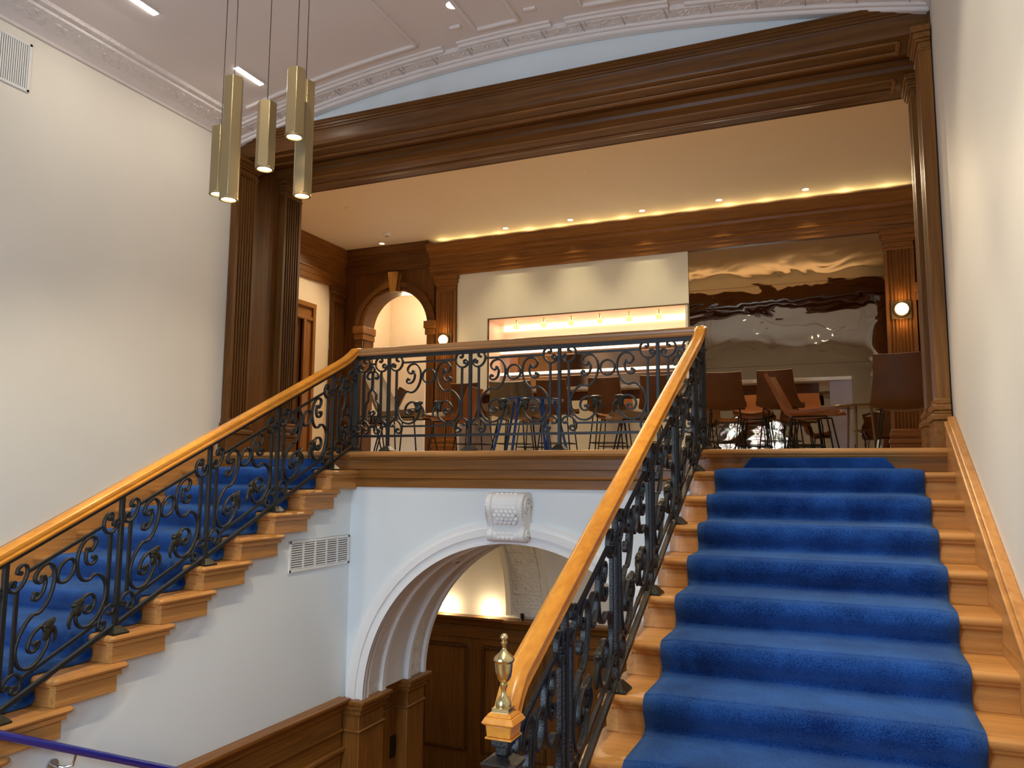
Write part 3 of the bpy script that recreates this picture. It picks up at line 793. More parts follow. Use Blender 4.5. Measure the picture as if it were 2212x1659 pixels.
def post(parent, x, y, z0, z1, hw=.013, foot=True):
    b = MB().box(x-hw, x+hw, y-hw, y+hw, z0, z1).obj('post', IRON, parent, bevel=.002)
    if foot:
        f = MB(); a, c_ = .055, .022
        f.add([(x-a, y-a, z0), (x+a, y-a, z0), (x+a, y+a, z0), (x-a, y+a, z0), (x-a, y-a, z0+.008), (x+a, y-a, z0+.008), (x+a, y+a, z0+.008), (x-a, y+a, z0+.008),
               (x-c_, y-c_, z0+.045), (x+c_, y-c_, z0+.045), (x+c_, y+c_, z0+.045), (x-c_, y+c_, z0+.045)],
              [(0,3,2,1),(0,1,5,4),(1,2,6,5),(2,3,7,6),(3,0,4,7),(4,5,9,8),(5,6,10,9),(6,7,11,10),(7,4,8,11),(8,9,10,11)])
        f.obj('base_plate', BRONZE, b)
RS = [(-.036, -.022), (-.030, -.034), (-.012, -.038), (.012, -.038), (.030, -.034), (.036, -.022), (.032, -.010), (.038, .004), (.037, .018), (.026, .030), (.010, .035), (-.010, .035), (-.026, .030), (-.037, .018), (-.038, .004), (-.032, -.010)]
XRB, XLB, YL = -.965, -3.945, 5.84
SL = .4745
# landing balustrade
lb = thing('landing_balustrade', 'black scrollwork iron balustrade with oak handrail across the landing edge', 'balustrade')
MB().sweep([(XLB+.03, YL, .865), (XRB-.03, YL, .865)], RS, (0, 0, 1)).obj('handrail', WRAILX, lb)
MB().box(XLB+.02, XRB-.02, YL-.014, YL+.014, .800, .829).obj('top_rail', IRON, lb)
MB().box(XLB+.02, XRB-.02, YL-.010, YL+.010, .121, .142).obj('bottom_rail', IRON, lb)
PX = [-3.62, -2.843, -2.067, -1.29]
for x in PX: post(lb, x, YL, 0.0, .80)
for a, b in zip(PX[:-1], PX[1:]):
    xm = (a+b)/2; iron_bay(lb, (lambda xm: lambda u, v: (xm+u, YL, v))(xm), (0, 1, 0), b-a)
for a, b in ((XLB, PX[0]), (PX[-1], XRB)):
    xm = (a+b)/2; iron_bay(lb, (lambda xm: lambda u, v: (xm+u, YL, v))(xm), (0, 1, 0), b-a, True)
# stair balustrades
def stair_rail(side):
    X = XRB if side > 0 else XLB
    nm = 'right' if side > 0 else 'left'
    sb = thing('stair_balustrade', 'black scrollwork iron balustrade with orange oak handrail up the %s flight' % nm, 'balustrade')
    def base(y): return -.062+(y-Y0)*SL+.0      # v = 0 level under the sloping panel
    def rz(y): return .835+(y-Y0)*SL
    ye = 2.245
    pts = [(X+.008, ye-.005, rz(ye)-.035), (X+.004, ye+.04, rz(ye+.04)-.008), (X, ye+.09, rz(ye+.09))]
    y = ye+.3
    while y < 5.55: pts.append((X, y, rz(y))); y += .3
    pts += [(X, 5.60, rz(5.60)), (X, 5.68, rz(5.68)+.006), (X, 5.74, rz(5.74)+.018), (X, 5.79, rz(5.79)+.034), (X, 5.84, .872), (X, 5.875, .878)]
    MB().sweep(pts, RS, (0, 0, 1)).obj('handrail', WRAIL, sb)
    b = MB()
    b.prism([(ye, rz(ye)-.062), (5.72, rz(5.72)-.062), (5.72, rz(5.72)-.036), (ye, rz(ye)-.036)], 'x', X-.014, X+.014); b.obj('top_rail', IRON, sb)
    b = MB(); yb0 = ye
    b.prism([(yb0, base(yb0)+.095), (5.80, base(5.80)+.095), (5.80, base(5.80)+.120), (yb0, base(yb0)+.120)], 'x', X-.012, X+.012); b.obj('bottom_rail', IRON, sb)
    PY = [5.50-.68*n for n in range(5)]
    for n, y in enumerate(PY):
        k = math.ceil((Y0-y)/T-1e-6); post(sb, X, y, -k*R, rz(y)-.05)
    # corner post on the landing
    cp = MB().box(X-.024, X+.024, YL-.024, YL+.024, 0, .835).obj('corner_post', IRON, sb, bevel=.003)
    f = MB()
    f.lathe([(.075, 0), (.075, .012), (.045, .03), (.03, .05)], (X, YL, 0), 4); f.obj('base_plate', BRONZE, cp)
    f = MB()
    for z in (.16, .22, .72): f.box(X-.033, X+.033, YL-.033, YL+.033, z, z+.014)
    f.obj('collar', IRON, cp, bevel=.003)
    for a, b_ in zip(PY[1:], PY[:-1]):
        ym = (a+b_)/2
        iron_bay(sb, (lambda ym: lambda u, v: (X, ym+u, base(ym+u)+v*.985-.012))(ym), (1, 0, 0), b_-a)
    ym = (PY[0]+YL)/2; iron_bay(sb, lambda u, v: (X, ym+u, base(ym+u)+v*.985-.012), (1, 0, 0), YL-PY[0], True)
    ym = (PY[-1]+ye)/2; W_ = PY[-1]-ye
    iron_bay(sb, lambda u, v: (X, ym+u, base(ym+u)+v*.985-.012), (1, 0, 0), W_, False if W_ > .45 else True)
    # newel at the foot
    yn = 2.205; zc = rz(yn)+.0
    nw = thing('newel_post', 'black iron newel with oak cap and brass urn finial ending the right balustrade' if side > 0 else 'black iron newel with oak cap at the foot of the left balustrade, outside the frame', 'newel')
    cap = MB(); 
    def sq(b, h, z0, z1, hb=None): 
        hb = hb or h
        b.add([(X-h, yn-h, z0), (X+h, yn-h, z0), (X+h, yn+h, z0), (X-h, yn+h, z0), (X-hb, yn-hb, z1), (X+hb, yn-hb, z1), (X+hb, yn+hb, z1), (X-hb, yn+hb, z1)],
              [(0,3,2,1),(4,5,6,7),(0,1,5,4),(1,2,6,5),(2,3,7,6),(3,0,4,7)]); return b
    zt = -.872; X += .012
    sq(cap, .040, zt-.010, zt, .032); sq(cap, .050, zt-.026, zt-.010, .041); sq(cap, .044, zt-.033, zt-.026, .050); sq(cap, .037, zt-.066, zt-.033, .040); sq(cap, .042, zt-.072, zt-.066)
    cap.obj('cap', WRAIL, nw, bevel=.003)
    b = MB(); sq(b, .028, zt-.095, zt-.072); sq(b, .018, zt-.120, zt-.095); sq(b, .052, zt-.138, zt-.120, .024); sq(b, .045, zt-.155, zt-.138, .052)
    sq(b, .026, HL+.10, zt-.155); sq(b, .055, HL+.02, HL+.10, .035); sq(b, .07, HL, HL+.02)
    b.obj('shaft', IRON, nw, bevel=.003)
    for dx, dy in ((-.034, -.034), (.034, -.034)):
        k_ = MB(); k_.ball((X+dx, yn+dy, zt-.190), .021, 8, 1.25); k_.ball((X+dx*1.15, yn+dy*1.15, zt-.214), .012, 6)
        k_.tube([(X+dx*.4, yn+dy*.4, zt-.205), (X+dx*1.3, yn+dy*1.2, zt-.225), (X+dx*1.7, yn+dy*1.3, zt-.22)], .007, 6)
        k_.obj('acorn_knob', BRONZE, nw)
    if side > 0:
        fb = MB(); sq(fb, .026, zt, zt+.012); 
        fb.lathe([(.022, .012), (.0225, .018), (.022, .026), (.016, .035), (.0085, .045), (.007, .054), (.0078, .063), (.011, .069), (.0112, .076), (.0085, .079),
                  (.0150, .084), (.0216, .096), (.0248, .112), (.0258, .128), (.0262, .136), (.0300, .140), (.0310, .145), (.0280, .152), (.0145, .164), (.0075, .172), (.0055, .178), (.0095, .190), (.0102, .193), (.0060, .197)], (X, yn, zt), 28)
        fb.ball((X, yn, zt+.2075), .0118, 8)
        fb.obj('urn_finial', BRASS, nw)
stair_rail(1); stair_rail(-1)

# blue handrail low on the left wall
bh = thing('wall_handrail', 'glossy royal blue round handrail sloping down at the lower left on chrome brackets', 'handrail')
def brz(y): return -1.462-(y-2.75)*.468
MB().tube([(-3.86, 1.5, brz(1.5)), (-3.86, 5.4, brz(5.4))], .022, 20).obj('rail', BLUEP, bh)
for y in (1.9, 3.18, 4.5):
    b = MB().tube([(-3.965, y-.05, brz(y)-.075), (-3.93, y-.05, brz(y)-.075), (-3.90, y-.03, brz(y)-.082), (-3.872, y, brz(y)-.078), (-3.862, y+.01, brz(y)-.02)], .0075, 10).obj('bracket', CHROME, bh)
    MB().tube([(-3.966, y-.05, brz(y)-.075), (-3.955, y-.05, brz(y)-.075)], .034, 24).obj('wall_flange', CHROME, b)

# vent grille under the left flight
def grille(name, label, X, y0, y1, z0, z1, ncol, nrow, vertical=False, s=1):
    g = thing(name, label, 'vent')
    f = MB(); xa, xb = sorted((X, X+s*.012))
    t_ = .022
    f.box(xa, xb, y0, y1, z0, z0+t_); f.box(xa, xb, y0, y1, z1-t_, z1); f.box(xa, xb, y0, y0+t_, z0, z1); f.box(xa, xb, y1-t_, y1, z0, z1)
    f.obj('frame', GRILL, g, bevel=.002)
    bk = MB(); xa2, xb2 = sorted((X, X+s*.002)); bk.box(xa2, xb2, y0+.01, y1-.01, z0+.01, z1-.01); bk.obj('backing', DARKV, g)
    cw = (y1-y0-2*t_)
    fl = MB()
    if not vertical:
        for i in range(1, ncol): 
            yy = y0+t_+cw*i/ncol; fl.box(xa, xb, yy-.008, yy+.008, z0+t_, z1-t_)
        for r_ in range(nrow):
            zz = z0+t_+(z1-z0-2*t_)*(r_+.5)/nrow; h = (z1-z0-2*t_)/nrow
            fl.prism([(xa+.002, zz-h*.1), (xb-.001, zz-h*.34), (xb-.001, zz+h*.18), (xa+.002, zz+h*.28)], 'y', y0+t_, y1-t_)
    else:
        for r_ in range(nrow):
            yy = y0+t_+cw*(r_+.5)/nrow; h = cw/nrow
            fl.prism([(xa+.002, yy-h*.3), (xb-.001, yy-h*.36), (xb-.001, yy+h*.26), (xa+.002, yy+h*.30)], 'z', z0+t_, z1-t_)
    fl.obj('louvre', GRILL, g)
grille('vent_grille', 'white slatted vent grille on the white wall under the left flight', -3.965, 5.02, 5.83-.02, -.945, -.705, 5, 11)
grille('return_air_grille', 'large white vertical slat grille high on the left wall', XL, 3.0, 3.80, 2.62, 3.00, 1, 46, True)

# ------------------------------------------------------------------ beam and jamb pilasters
bm_ = thing('oak_beam', 'massive dark oak double beam with coffered soffit spanning the opening', 'beam')
X0b, X1b = XL, XR
MB().prism([(YE+.03, 3.153), (5.935, 3.153), (5.935, 3.142), (5.945, 3.135), (5.945, 3.122), (5.958, 3.118), (5.960, 3.100), (5.972, 3.096), (5.975, 3.080), (5.985, 3.076), (5.99, 3.066), (5.995, 3.0), (5.995, 2.955), (6.003, 2.940), (6.05, 2.935), (YE+.29, 2.935), (YE+.30, 2.95), (YE+.3, 3.153)], 'x', X0b, X1b).obj('front_beam', WDX, bm_)
MB().box(X0b, X1b, 6.28, 6.95, 3.02, 3.150).obj('recess_board', WDX, bm_)
MB().prism([(6.52, 3.03), (6.515, 3.008), (6.535, 2.985), (6.555, 2.978), (6.565, 2.950), (6.585, 2.943), (6.60, 2.934), (6.93, 2.934), (6.95, 2.945), (6.95, 3.03)], 'x', X0b, X1b).obj('rear_beam', WDX, bm_)
for ya, yb in ((6.05, 6.27), (6.65, 6.90)):
    b = MB()
    for y in (ya+.03, yb-.03): b.prism([(y-.018, 2.936), (y-.012, 2.922), (y+.0, 2.918), (y+.018, 2.936)], 'x', X0b+.2, X1b-.2)
    for x in (X0b+.2, X1b-.2): b.box(x-.015, x+.015, ya+.02, yb-.02, 2.918, 2.936)
    b.obj('soffit_mould', WMX, bm_, bevel=.004)
def flute_profile(w, d, n, back):
    """plan outline of a fluted pilaster: width w along y, projecting d; returns (depth, y) pairs"""
    pts = [(0, -w/2), (d, -w/2)]; m_ = .030; fw = (w-2*m_)/n
    for i in range(n):
        y = -w/2+m_+i*fw
        pts += [(d, y+fw*.12), (d-.018, y+fw*.20), (d-.024, y+fw*.5), (d-.018, y+fw*.80), (d, y+fw*.88)]
    pts += [(d, w/2), (0, w/2)]
    return pts
def pilaster(label, cx_, cy_, w, d, z0, zt, face, nfl=6, cap=.17, base=.33, mat=WDZ, mx=WDY):
    """face: '+x', '-x' or '-y' is the fluted side"""
    p = thing('fluted_pilaster', label, 'pilaster')
    def tr(a, b):   # a depth, b along
        return {'+x': (cx_+a, cy_+b), '-x': (cx_-a, cy_+b), '-y': (cx_+b, cy_-a)}[face]
    pr = [tr(a, b) for a, b in flute_profile(w, d, nfl, 0)]
    MB().prism(pr, 'z', z0+base, zt-cap).obj('shaft', mat, p)
    def blk(b, wd, dp, za, zb):
        c_ = [tr(0, -wd/2), tr(dp, -wd/2), tr(dp, wd/2), tr(0, wd/2)]; b.prism(c_, 'z', za, zb)
    c_ = MB(); h = cap
    blk(c_, w+.015, d+.008, zt-h, zt-h*.88); blk(c_, w, d, zt-h*.88, zt-h*.62); blk(c_, w+.03, d+.016, zt-h*.62, zt-h*.50); blk(c_, w+.055, d+.030, zt-h*.50, zt-h*.26); blk(c_, w+.085, d+.045, zt-h*.26, zt)
    c_.obj('capital', mx, p, bevel=.006)
    c_ = MB(); q = base/.33
    blk(c_, w+.02, d+.012, z0+.29*q, z0+base); blk(c_, w+.05, d+.028, z0+.25*q, z0+.29*q); blk(c_, w+.035, d+.02, z0+.225*q, z0+.25*q); blk(c_, w+.075, d+.042, z0+.185*q, z0+.225*q); blk(c_, w+.05, d+.028, z0, z0+.185*q)
    c_.obj('base', mx, p, bevel=.007)
    return p
jl = thing('jamb_lining', 'dark oak lining board behind the two pilasters at the left end of the beam', 'panelling')
MB().box(XL-.2, XL+.02, 5.96, 6.95, 0, 3.1).obj('board', WDZ, jl)
jr = thing('jamb_lining', 'oak lining board behind the two pilasters at the right end of the beam', 'panelling')
MB().box(XR-.02, XR+.2, 5.96, 6.95, 0, 3.1).obj('board', WDZ, jr)
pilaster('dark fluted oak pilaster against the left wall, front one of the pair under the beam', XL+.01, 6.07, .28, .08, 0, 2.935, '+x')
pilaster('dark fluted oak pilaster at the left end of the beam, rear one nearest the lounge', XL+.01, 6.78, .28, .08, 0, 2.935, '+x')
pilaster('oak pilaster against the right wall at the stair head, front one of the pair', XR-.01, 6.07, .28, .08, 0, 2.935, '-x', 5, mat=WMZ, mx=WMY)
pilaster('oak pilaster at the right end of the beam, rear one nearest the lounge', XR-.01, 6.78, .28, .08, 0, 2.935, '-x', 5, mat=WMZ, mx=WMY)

# ------------------------------------------------------------------ the lounge upstairs
LXW, RXW = -7.72, 2.81
struct(MB().box(LXW-.2, LXW, 6.93, YB+2.5, -.2, 3.9), 'wall_lounge_left', CREAM)
struct(MB().box(RXW, RXW+.2, 6.93, YB+.2, -.2, 3.9), 'wall_lounge_right', CREAM)
struct(MB().box(LXW-.2, RXW+.2, 6.90, YB+2.6, ZC, ZC+.15), 'ceiling_lounge', WARMW)
bwm = MB(); bwm.box(-5.98, -5.2, YB+.02, YB+.2, -.1, ZC); bwm.box(.5, RXW, YB+.02, YB+.2, -.1, ZC); bwm.box(LXW, RXW, YB+.02, YB+.2, 2.9, ZC); bwm.box(-5.2, .5, YB+.75, YB+.9, -.1, 2.9)
struct(bwm, 'wall_back', WDX)
# cornices
def cornice_prof(y, z1, z0, d):
    h = z1-z0
    return [(y+.02, z1), (y-d, z1), (y-d, z1-.05*h), (y-d*.92, z1-.09*h), (y-d*.80, z1-.20*h), (y-d*.72, z1-.24*h), (y-d*.72, z1-.27*h), (y-d*.55, z1-.30*h), (y-d*.50, z1-.38*h), (y-d*.38, z1-.42*h), (y-d*.38, z1-.66*h),
            (y-d*.46, z1-.68*h), (y-d*.46, z1-.72*h), (y-d*.36, z1-.75*h), (y-d*.34, z1-.86*h), (y-d*.28, z1-.88*h), (y-d*.26, z0), (y+.02, z0)]
lc = thing('lounge_cornice', 'deep layered oak entablature above the bar and mirror wall', 'cornice')
MB().prism(cornice_prof(YB, 3.405, 2.925, .26), 'x', -6.02, .95).obj('entablature', WMX, lc)
lc = thing('lounge_cornice', 'oak entablature above the wooden arch at the back left of the lounge', 'cornice')
MB().prism(cornice_prof(YB, 3.497, 3.10, .17), 'x', LXW, -6.02).obj('entablature', WDX, lc)
lc = thing('lounge_cornice', 'oak entablature at the back right corner of the lounge', 'cornice')
MB().prism(cornice_prof(YB, 3.497, 3.10, .17), 'x', .95, RXW).obj('entablature', WDX, lc)
lc = thing('lounge_cornice', 'oak entablature running back along the left wall of the lounge', 'cornice')
pf = [(2*LXW-(LXW+(YB-a)*-1) if False else LXW+(YB-a), b) for a, b in cornice_prof(YB, 3.497, 2.85, .17)]
MB().prism(pf, 'y', 6.93, YB).obj('entablature', WMY, lc)
# arch panel back left
def arch_panel(x0, x1, xc, r, zs, label, blind=False):
    ap = thing('oak_arch_panel', label, 'panelling')
    b = MB(); n = 28; p = [(xc+r*math.cos(PI*i/n), zs+r*math.sin(PI*i/n)) for i in range(n+1)]
    for i in range(n):
        (xa, za), (xb, zb) = p[i], p[i+1]; b.prism([(xb, zb), (xa, za), (xa, 3.14), (xb, 3.14)], 'y', YB-.02, YB+.28)
    b.box(x0, xc-r, YB-.02, YB+.28, 0, 3.14); b.box(xc+r, x1, YB-.02, YB+.28, 0, 3.14)
    b.obj('arch_board', WDZ, ap)
    a = MB(); rows = []
    for i in range(n+1):
        c_, s_ = math.cos(PI*i/n), math.sin(PI*i/n)
        rows.append([(xc+r*c_, YB-.055, zs+r*s_), (xc+(r+.07)*c_, YB-.055, zs+(r+.07)*s_), (xc+(r+.07)*c_, YB-.075, zs+(r+.07)*s_), (xc+(r+.15)*c_, YB-.075, zs+(r+.15)*s_), (xc+(r+.15)*c_, YB-.01, zs+(r+.15)*s_), (xc+r*c_, YB-.01, zs+r*s_)])
    a.grid(rows, closed_v=True); a.obj('archivolt', WDX, ap)
    for s in (-1, 1):
        xe = xc+s*(r-.04); xf = xc+s*(r+.17); m_ = MB(); m_.box(min(xe, xf), max(xe, xf), YB-.10, YB+.29, zs-.06, zs+.06); m_.box(min(xe, xf)+.015, max(xe, xf)-.015, YB-.08, YB+.28, zs-.16, zs-.06)
        m_.obj('impost', WMX, ap, bevel=.008)
        xe = xc+s*(r); xf = xc+s*(r+.14); m_ = MB(); m_.box(min(xe, xf), max(xe, xf), YB-.06, YB, 0, zs-.16); m_.obj('jamb_pilaster', WDZ, ap, bevel=.004)
    k = MB(); k.prism([(xc-.06, zs+r-.02), (xc+.06, zs+r-.02), (xc+.10, zs+r+.30), (xc-.10, zs+r+.30)], 'y', YB-.13, YB)
    k.prism([(xc+.065, zs+r-.02), (xc+.09, zs+r-.02), (xc+.13, zs+r+.26), (xc+.105, zs+r+.26)], 'y', YB-.10, YB)
    k.obj('keystone', WMZ, ap, bevel=.005)
arch_panel(LXW, -5.98, -6.68, .60, 2.16, 'dark oak wall panel pierced by a round arch with keystone at the back left')
arch_panel(.88, RXW, 1.60, .60, 2.16, 'dark oak wall panel with round arch at the back right, behind the right pilasters')
# passage behind the left arch
struct(MB().box(LXW, -6.75, YB+1.5, YB+1.65, -.1, 3.4), 'wall_passage_back', CREAM)
struct(MB().box(-6.75, -5.9, YB+1.1, YB+1.65, -.1, 3.4), 'wall_passage_side', CREAM)
struct(MB().box(-6.0, -5.85, YB+.28, YB+1.6, -.1, 3.4), 'wall_passage_right', CREAM)
struct(MB().box(LXW, -5.9, YB+.28, YB+1.65, 3.3, 3.4), 'ceiling_passage', CREAM)
struct(MB().box(.8, 2.75, YB+.6, YB+.7, -.1, 3.4), 'wall_passage_far_right', CREAM)
light('POINT', 'passage_lamp', (-6.9, YB+.75, 2.7), 26, (1, .76, .48), .12)
light('POINT', 'passage_lamp', (-6.4, YB+.6, 1.0), 8, (1, .76, .50), .12)
# pilasters of the back wall
PB = dict(face='-y', nfl=7, cap=.26, base=.40, mat=WMZ, mx=WMX)
pilaster('fluted oak pilaster with round sconce between the wooden arch and the bar panel', -5.74, YB, .34, .07, 0, 2.925, **PB)
pilaster('fluted oak pilaster with round sconce at the right end of the mirror wall', .67, YB, .34, .07, 0, 2.925, **PB)
cp_ = pilaster('narrow dark fluted pilaster in the back left corner beside the wooden arch', LXW+.02, YB-.22, .30, .06, 0, 2.86, '+x', 5, .26, .4, WDZ, WDY)
# door case in the left wall
dc = thing('door_casing', 'heavy moulded oak door casing in the left wall of the lounge', 'door frame')
for (ya, yb, za, zb, d) in ((9.84, 10.11, 0, 2.43, .06), (10.05, 10.12, 0, 2.44, .095), (9.84, 9.90, 0, 2.22, .085), (8.4, 8.66, 0, 2.43, .06)):
    MB().box(LXW, LXW+d, ya, yb, za, zb).obj('jamb', WMZ, dc, bevel=.01)
for (za, zb, d) in ((2.175, 2.435, .062), (2.372, 2.452, .097), (2.172, 2.232, .087)):
    MB().box(LXW, LXW+d, 8.39, 10.125, za, zb).obj('head', WMY, dc, bevel=.01)
MB().box(LXW-.0, LXW+.02, 8.66, 9.84, 0, 2.2).obj('door_leaf', WDZ, dc)
tag(MB().box(LXW, LXW+.006, 10.56, 10.68, 1.80, 1.98).obj('wall_plate', PLW, None, bevel=.002), 'small flush square wall plate beside the corner pilaster in the lounge', 'wall plate')

# bar wall panel with lit niche
bw_ = thing('bar_wall', 'pale lacquered bar wall with a long lit niche', 'bar wall')
nx0, nx1, nz0, nz1 = -5.02, -2.02, .95, 2.175
b = MB(); b.box(-5.56, nx0, YB-.03, YB+.0, 0, 2.93); b.box(nx0, -1.968, YB-.03, YB, nz1, 2.93); b.box(nx1, -1.968, YB-.03, YB, 0, nz1); b.box(nx0, nx1, YB-.03, YB, 0, nz0)
b.obj('front_panel', PANEL, bw_)
f = MB(); f.box(nx0-.012, nx0, YB-.036, YB, nz0, nz1+.012); f.box(nx0, nx1+.05, YB-.036, YB, nz1, nz1+.012); f.box(nx1+.038, nx1+.05, YB-.036, YB, nz0, nz1); f.obj('niche_trim', BRONZET, bw_)
b = MB(); b.box(nx0-.02, nx0, YB, YB+.62, nz0-.1, nz1); b.box(nx1, nx1+.02, YB, YB+.62, nz0-.1, nz1); b.box(nx0-.02, nx1+.02, YB, YB+.62, nz1, nz1+.03)
b.box(nx0, nx1, YB+.6, YB+.64, nz0-.1, nz1+.03); b.obj('niche_lining', PINK, bw_)
MB().box(nx0+.005, nx1-.01, YB+.575, YB+.598, 2.085, 2.172).obj('light_strip', EM_STRIP, bw_)
MB().box(nx1-.012, nx1-.001, YB+.22, YB+.575, 2.085, 2.172).obj('light_strip', EM_STRIP, bw_)
BACKMIR = plain('bronze_backing', (0.42, 0.27, 0.18), 0.08, 1.0)
b = MB(); b.box(nx0+.1, nx1, YB+.585, YB+.60, nz0, 1.78); b.obj('back_mirror', BACKMIR, bw_)
for z in (1.70, 1.36):
    MB().box(nx0+.01, nx1-.01, YB+.42, YB+.59, z, z+.02).obj('shelf', PINK, bw_)
    MB().box(nx0+.01, nx1-.01, YB+.41, YB+.42, z-.005, z+.035).obj('shelf_light', EM_STRIP, bw_)
random.seed(5)
for i, x in enumerate([-4.65, -4.20, -3.76, -3.32, -2.875, -2.436]):
    g = thing('globe_lamp', 'small round globe bulb in the lit bar niche, %s from the left' % ['first', 'second', 'third', 'fourth', 'fifth', 'sixth'][i], 'lamp', (x, YB+.20, 2.08), group='globe bulbs in the bar niche')
    MB().ball((0, 0, 0), .048, 10).obj('bulb', EM_BULB, g)
    MB().tube([(0, 0, .04), (0, 0, .10)], .016, 12).obj('holder', BRASS, g)
light('AREA', 'niche_lamp', (-3.5, YB+.28, 2.16), 13, (1, .72, .50), 2.8, .2, to=(-3.5, YB+.28, 0))

# bottles / glasses are not seen; mirrored wall right of the bar
mw = thing('mirror_wall', 'rippled bronze mirror panels between the bar and the right pilaster', 'mirror')
for z0, z1 in ((0.03, 1.262), (1.266, 2.351), (2.355, 2.93)):
    b = MB(); b.box(-1.962, .50, YB-.02, YB-.0, z0, z1); b.obj('mirror_panel', MIRROR, mw)
MB().box(-1.97, .50, YB-.005, YB+.02, 0, 2.93).obj('backing', BLKP, mw)

# sconces
def sconce(x, label):
    s_ = thing('wall_sconce', label, 'wall lamp', (x, YB-.085, 1.885))
    MB().box(-.115, .115, 0, .012, -.115, .115).obj('back_plate', BRONZET, s_, bevel=.003)
    MB().tube([(0, 0, 0), (0, -.05, 0)], .088, 28).obj('bezel', BRONZET, s_)
    MB().lathe([(.001, -.115), (.04, -.11), (.068, -.09), (.078, -.065), (.076, -.045)], (0, 0, 0), 28, 'y').obj('globe', EM_GLOBE, s_)
    light('POINT', 'sconce_light', (x, YB-.085-.16, 1.885), 3.0, (1, .62, .26), .05)
    for dz in (.17, -.17): light('POINT', 'sconce_light', (x, YB-.085-.05, 1.885+dz), .7, (1, .55, .18), .03)
sconce(-5.74, 'round glowing sconce on the pilaster left of the bar')
sconce(.67, 'round glowing sconce on the pilaster right of the mirror wall')

# lounge downlights and ceiling devices
def downlight(x, y, label, z=ZC, em=EM_DOWN, r=.038, group='recessed downlights in the lounge ceiling'):
    d = thing('recessed_downlight', label, 'ceiling light', (x, y, z), group=group)
    MB().lathe([(r*1.25, -.004), (r*1.25, .002), (r, .002), (r, -.004)], (0, 0, 0), 20).obj('trim_ring', PLW, d)
    MB().lathe([(.001, -.003), (r, -.003), (r, .001)], (0, 0, 0), 20).obj('lens', em, d)
def at_z(px, py, z):
    d = cr*((px-1106)/FPX) - cu*((py-829.5)/FPX) + cf
    k = (z-EYE.z)/d.z; return EYE+d*k
dl = [(825, 526, 'far left, beside the smoke alarm'), (1092, 493, 'second from the left'), (1232, 475, 'third from the left'), (1387, 455, 'fourth from the left, over the bar end'), (1553, 432, 'fifth from the left, over the mirror'), (1740, 409, 'rightmost in the row')]
for px, py, t in dl:
    p = at_z(px, py, ZC)
    downlight(p.x, p.y, 'tiny glowing downlight near the oak cornice, ' + t)
    light('SPOT', 'downlight_beam', (p.x, YB-.36, ZC-.05), 22, (1, .80, .45), .03, to=(p.x, YB-.15, 0), spot=75, blend=.8)
    light('SPOT', 'downlight_flood', (p.x, YB-.42, ZC-.05), 150, (1, .76, .46), .03, to=(p.x, 8.6, 0), spot=120, blend=.9)
for px, py, l in ((1265, 373, 'right one of two flush sprinkler caps on the lounge ceiling'), (752, 450, 'left one of two flush sprinkler caps on the lounge ceiling')):
    p = at_z(px, py, ZC); tag(MB().lathe([(.001, -.012), (.040, -.012), (.044, -.004), (.044, 0)], (p.x, p.y, ZC), 20).obj('sprinkler_cap', WARMW, None), l, 'sprinkler')
def smoke(loc, axis, label, mat=PLW):
    s_ = thing('smoke_detector', label, 'smoke alarm', loc)
    s_.rotation_euler = Vector(axis).to_track_quat('Z', 'Y').to_euler()
    MB().lathe([(.001, 0), (.055, 0), (.058, .015), (.052, .028)], (0, 0, 0), 28).obj('base', mat, s_)
    MB().lathe([(.052, .026), (.046, .036), (.035, .044), (.001, .046)], (0, 0, 0), 28).obj('cover', mat, s_)
    b = MB()
    for i in range(3): b.box(-.03, .03, -.014+.012*i, -.010+.012*i, .0435, .047)
    b.obj('slot', DARKV, s_)
p = at_z(836, 504, ZC); smoke((p.x, min(p.y, YB-.5), ZC), (0, 0, -1), 'white round smoke alarm on the lounge ceiling near the left downlight')
a_ = math.radians(124.5); smoke((AX+1.360*math.cos(a_), AY+.53, AZ+1.360*math.sin(a_)), (-math.cos(a_), 0, -math.sin(a_)), 'cream round smoke alarm on the underside of the white arch')
# uplighting hidden on top of the entablature, and general warm light of the lounge
for i in range(14):
    light('POINT', 'cornice_uplight', (-5.8+i*.49, YB-.10, 3.425), .35 if i % 3 else .6, (1, .80, .36), .03)
light('AREA', 'cornice_uplight', (-2.5, YB-.06, 3.412), 12, (1, .80, .36), 6.7, .06, to=(-2.5, YB-.5, 3.58))
light('AREA', 'beam_cove_light', (-2.455, 7.00, 3.152), 48, (1, .74, .46), 5.6, .08, to=(-2.455, 8.4, 3.60))
MB().box(XL, XR, 7.09, 7.12, 2.96, 3.195).obj('added_cove_baffle', WDX, bm_)  # unseen baffle added to keep the cove light out of the mirror
MB().box(XL, XR, 6.94, 7.10, 2.96, 2.98).obj('added_cove_baffle', WDX, bm_)

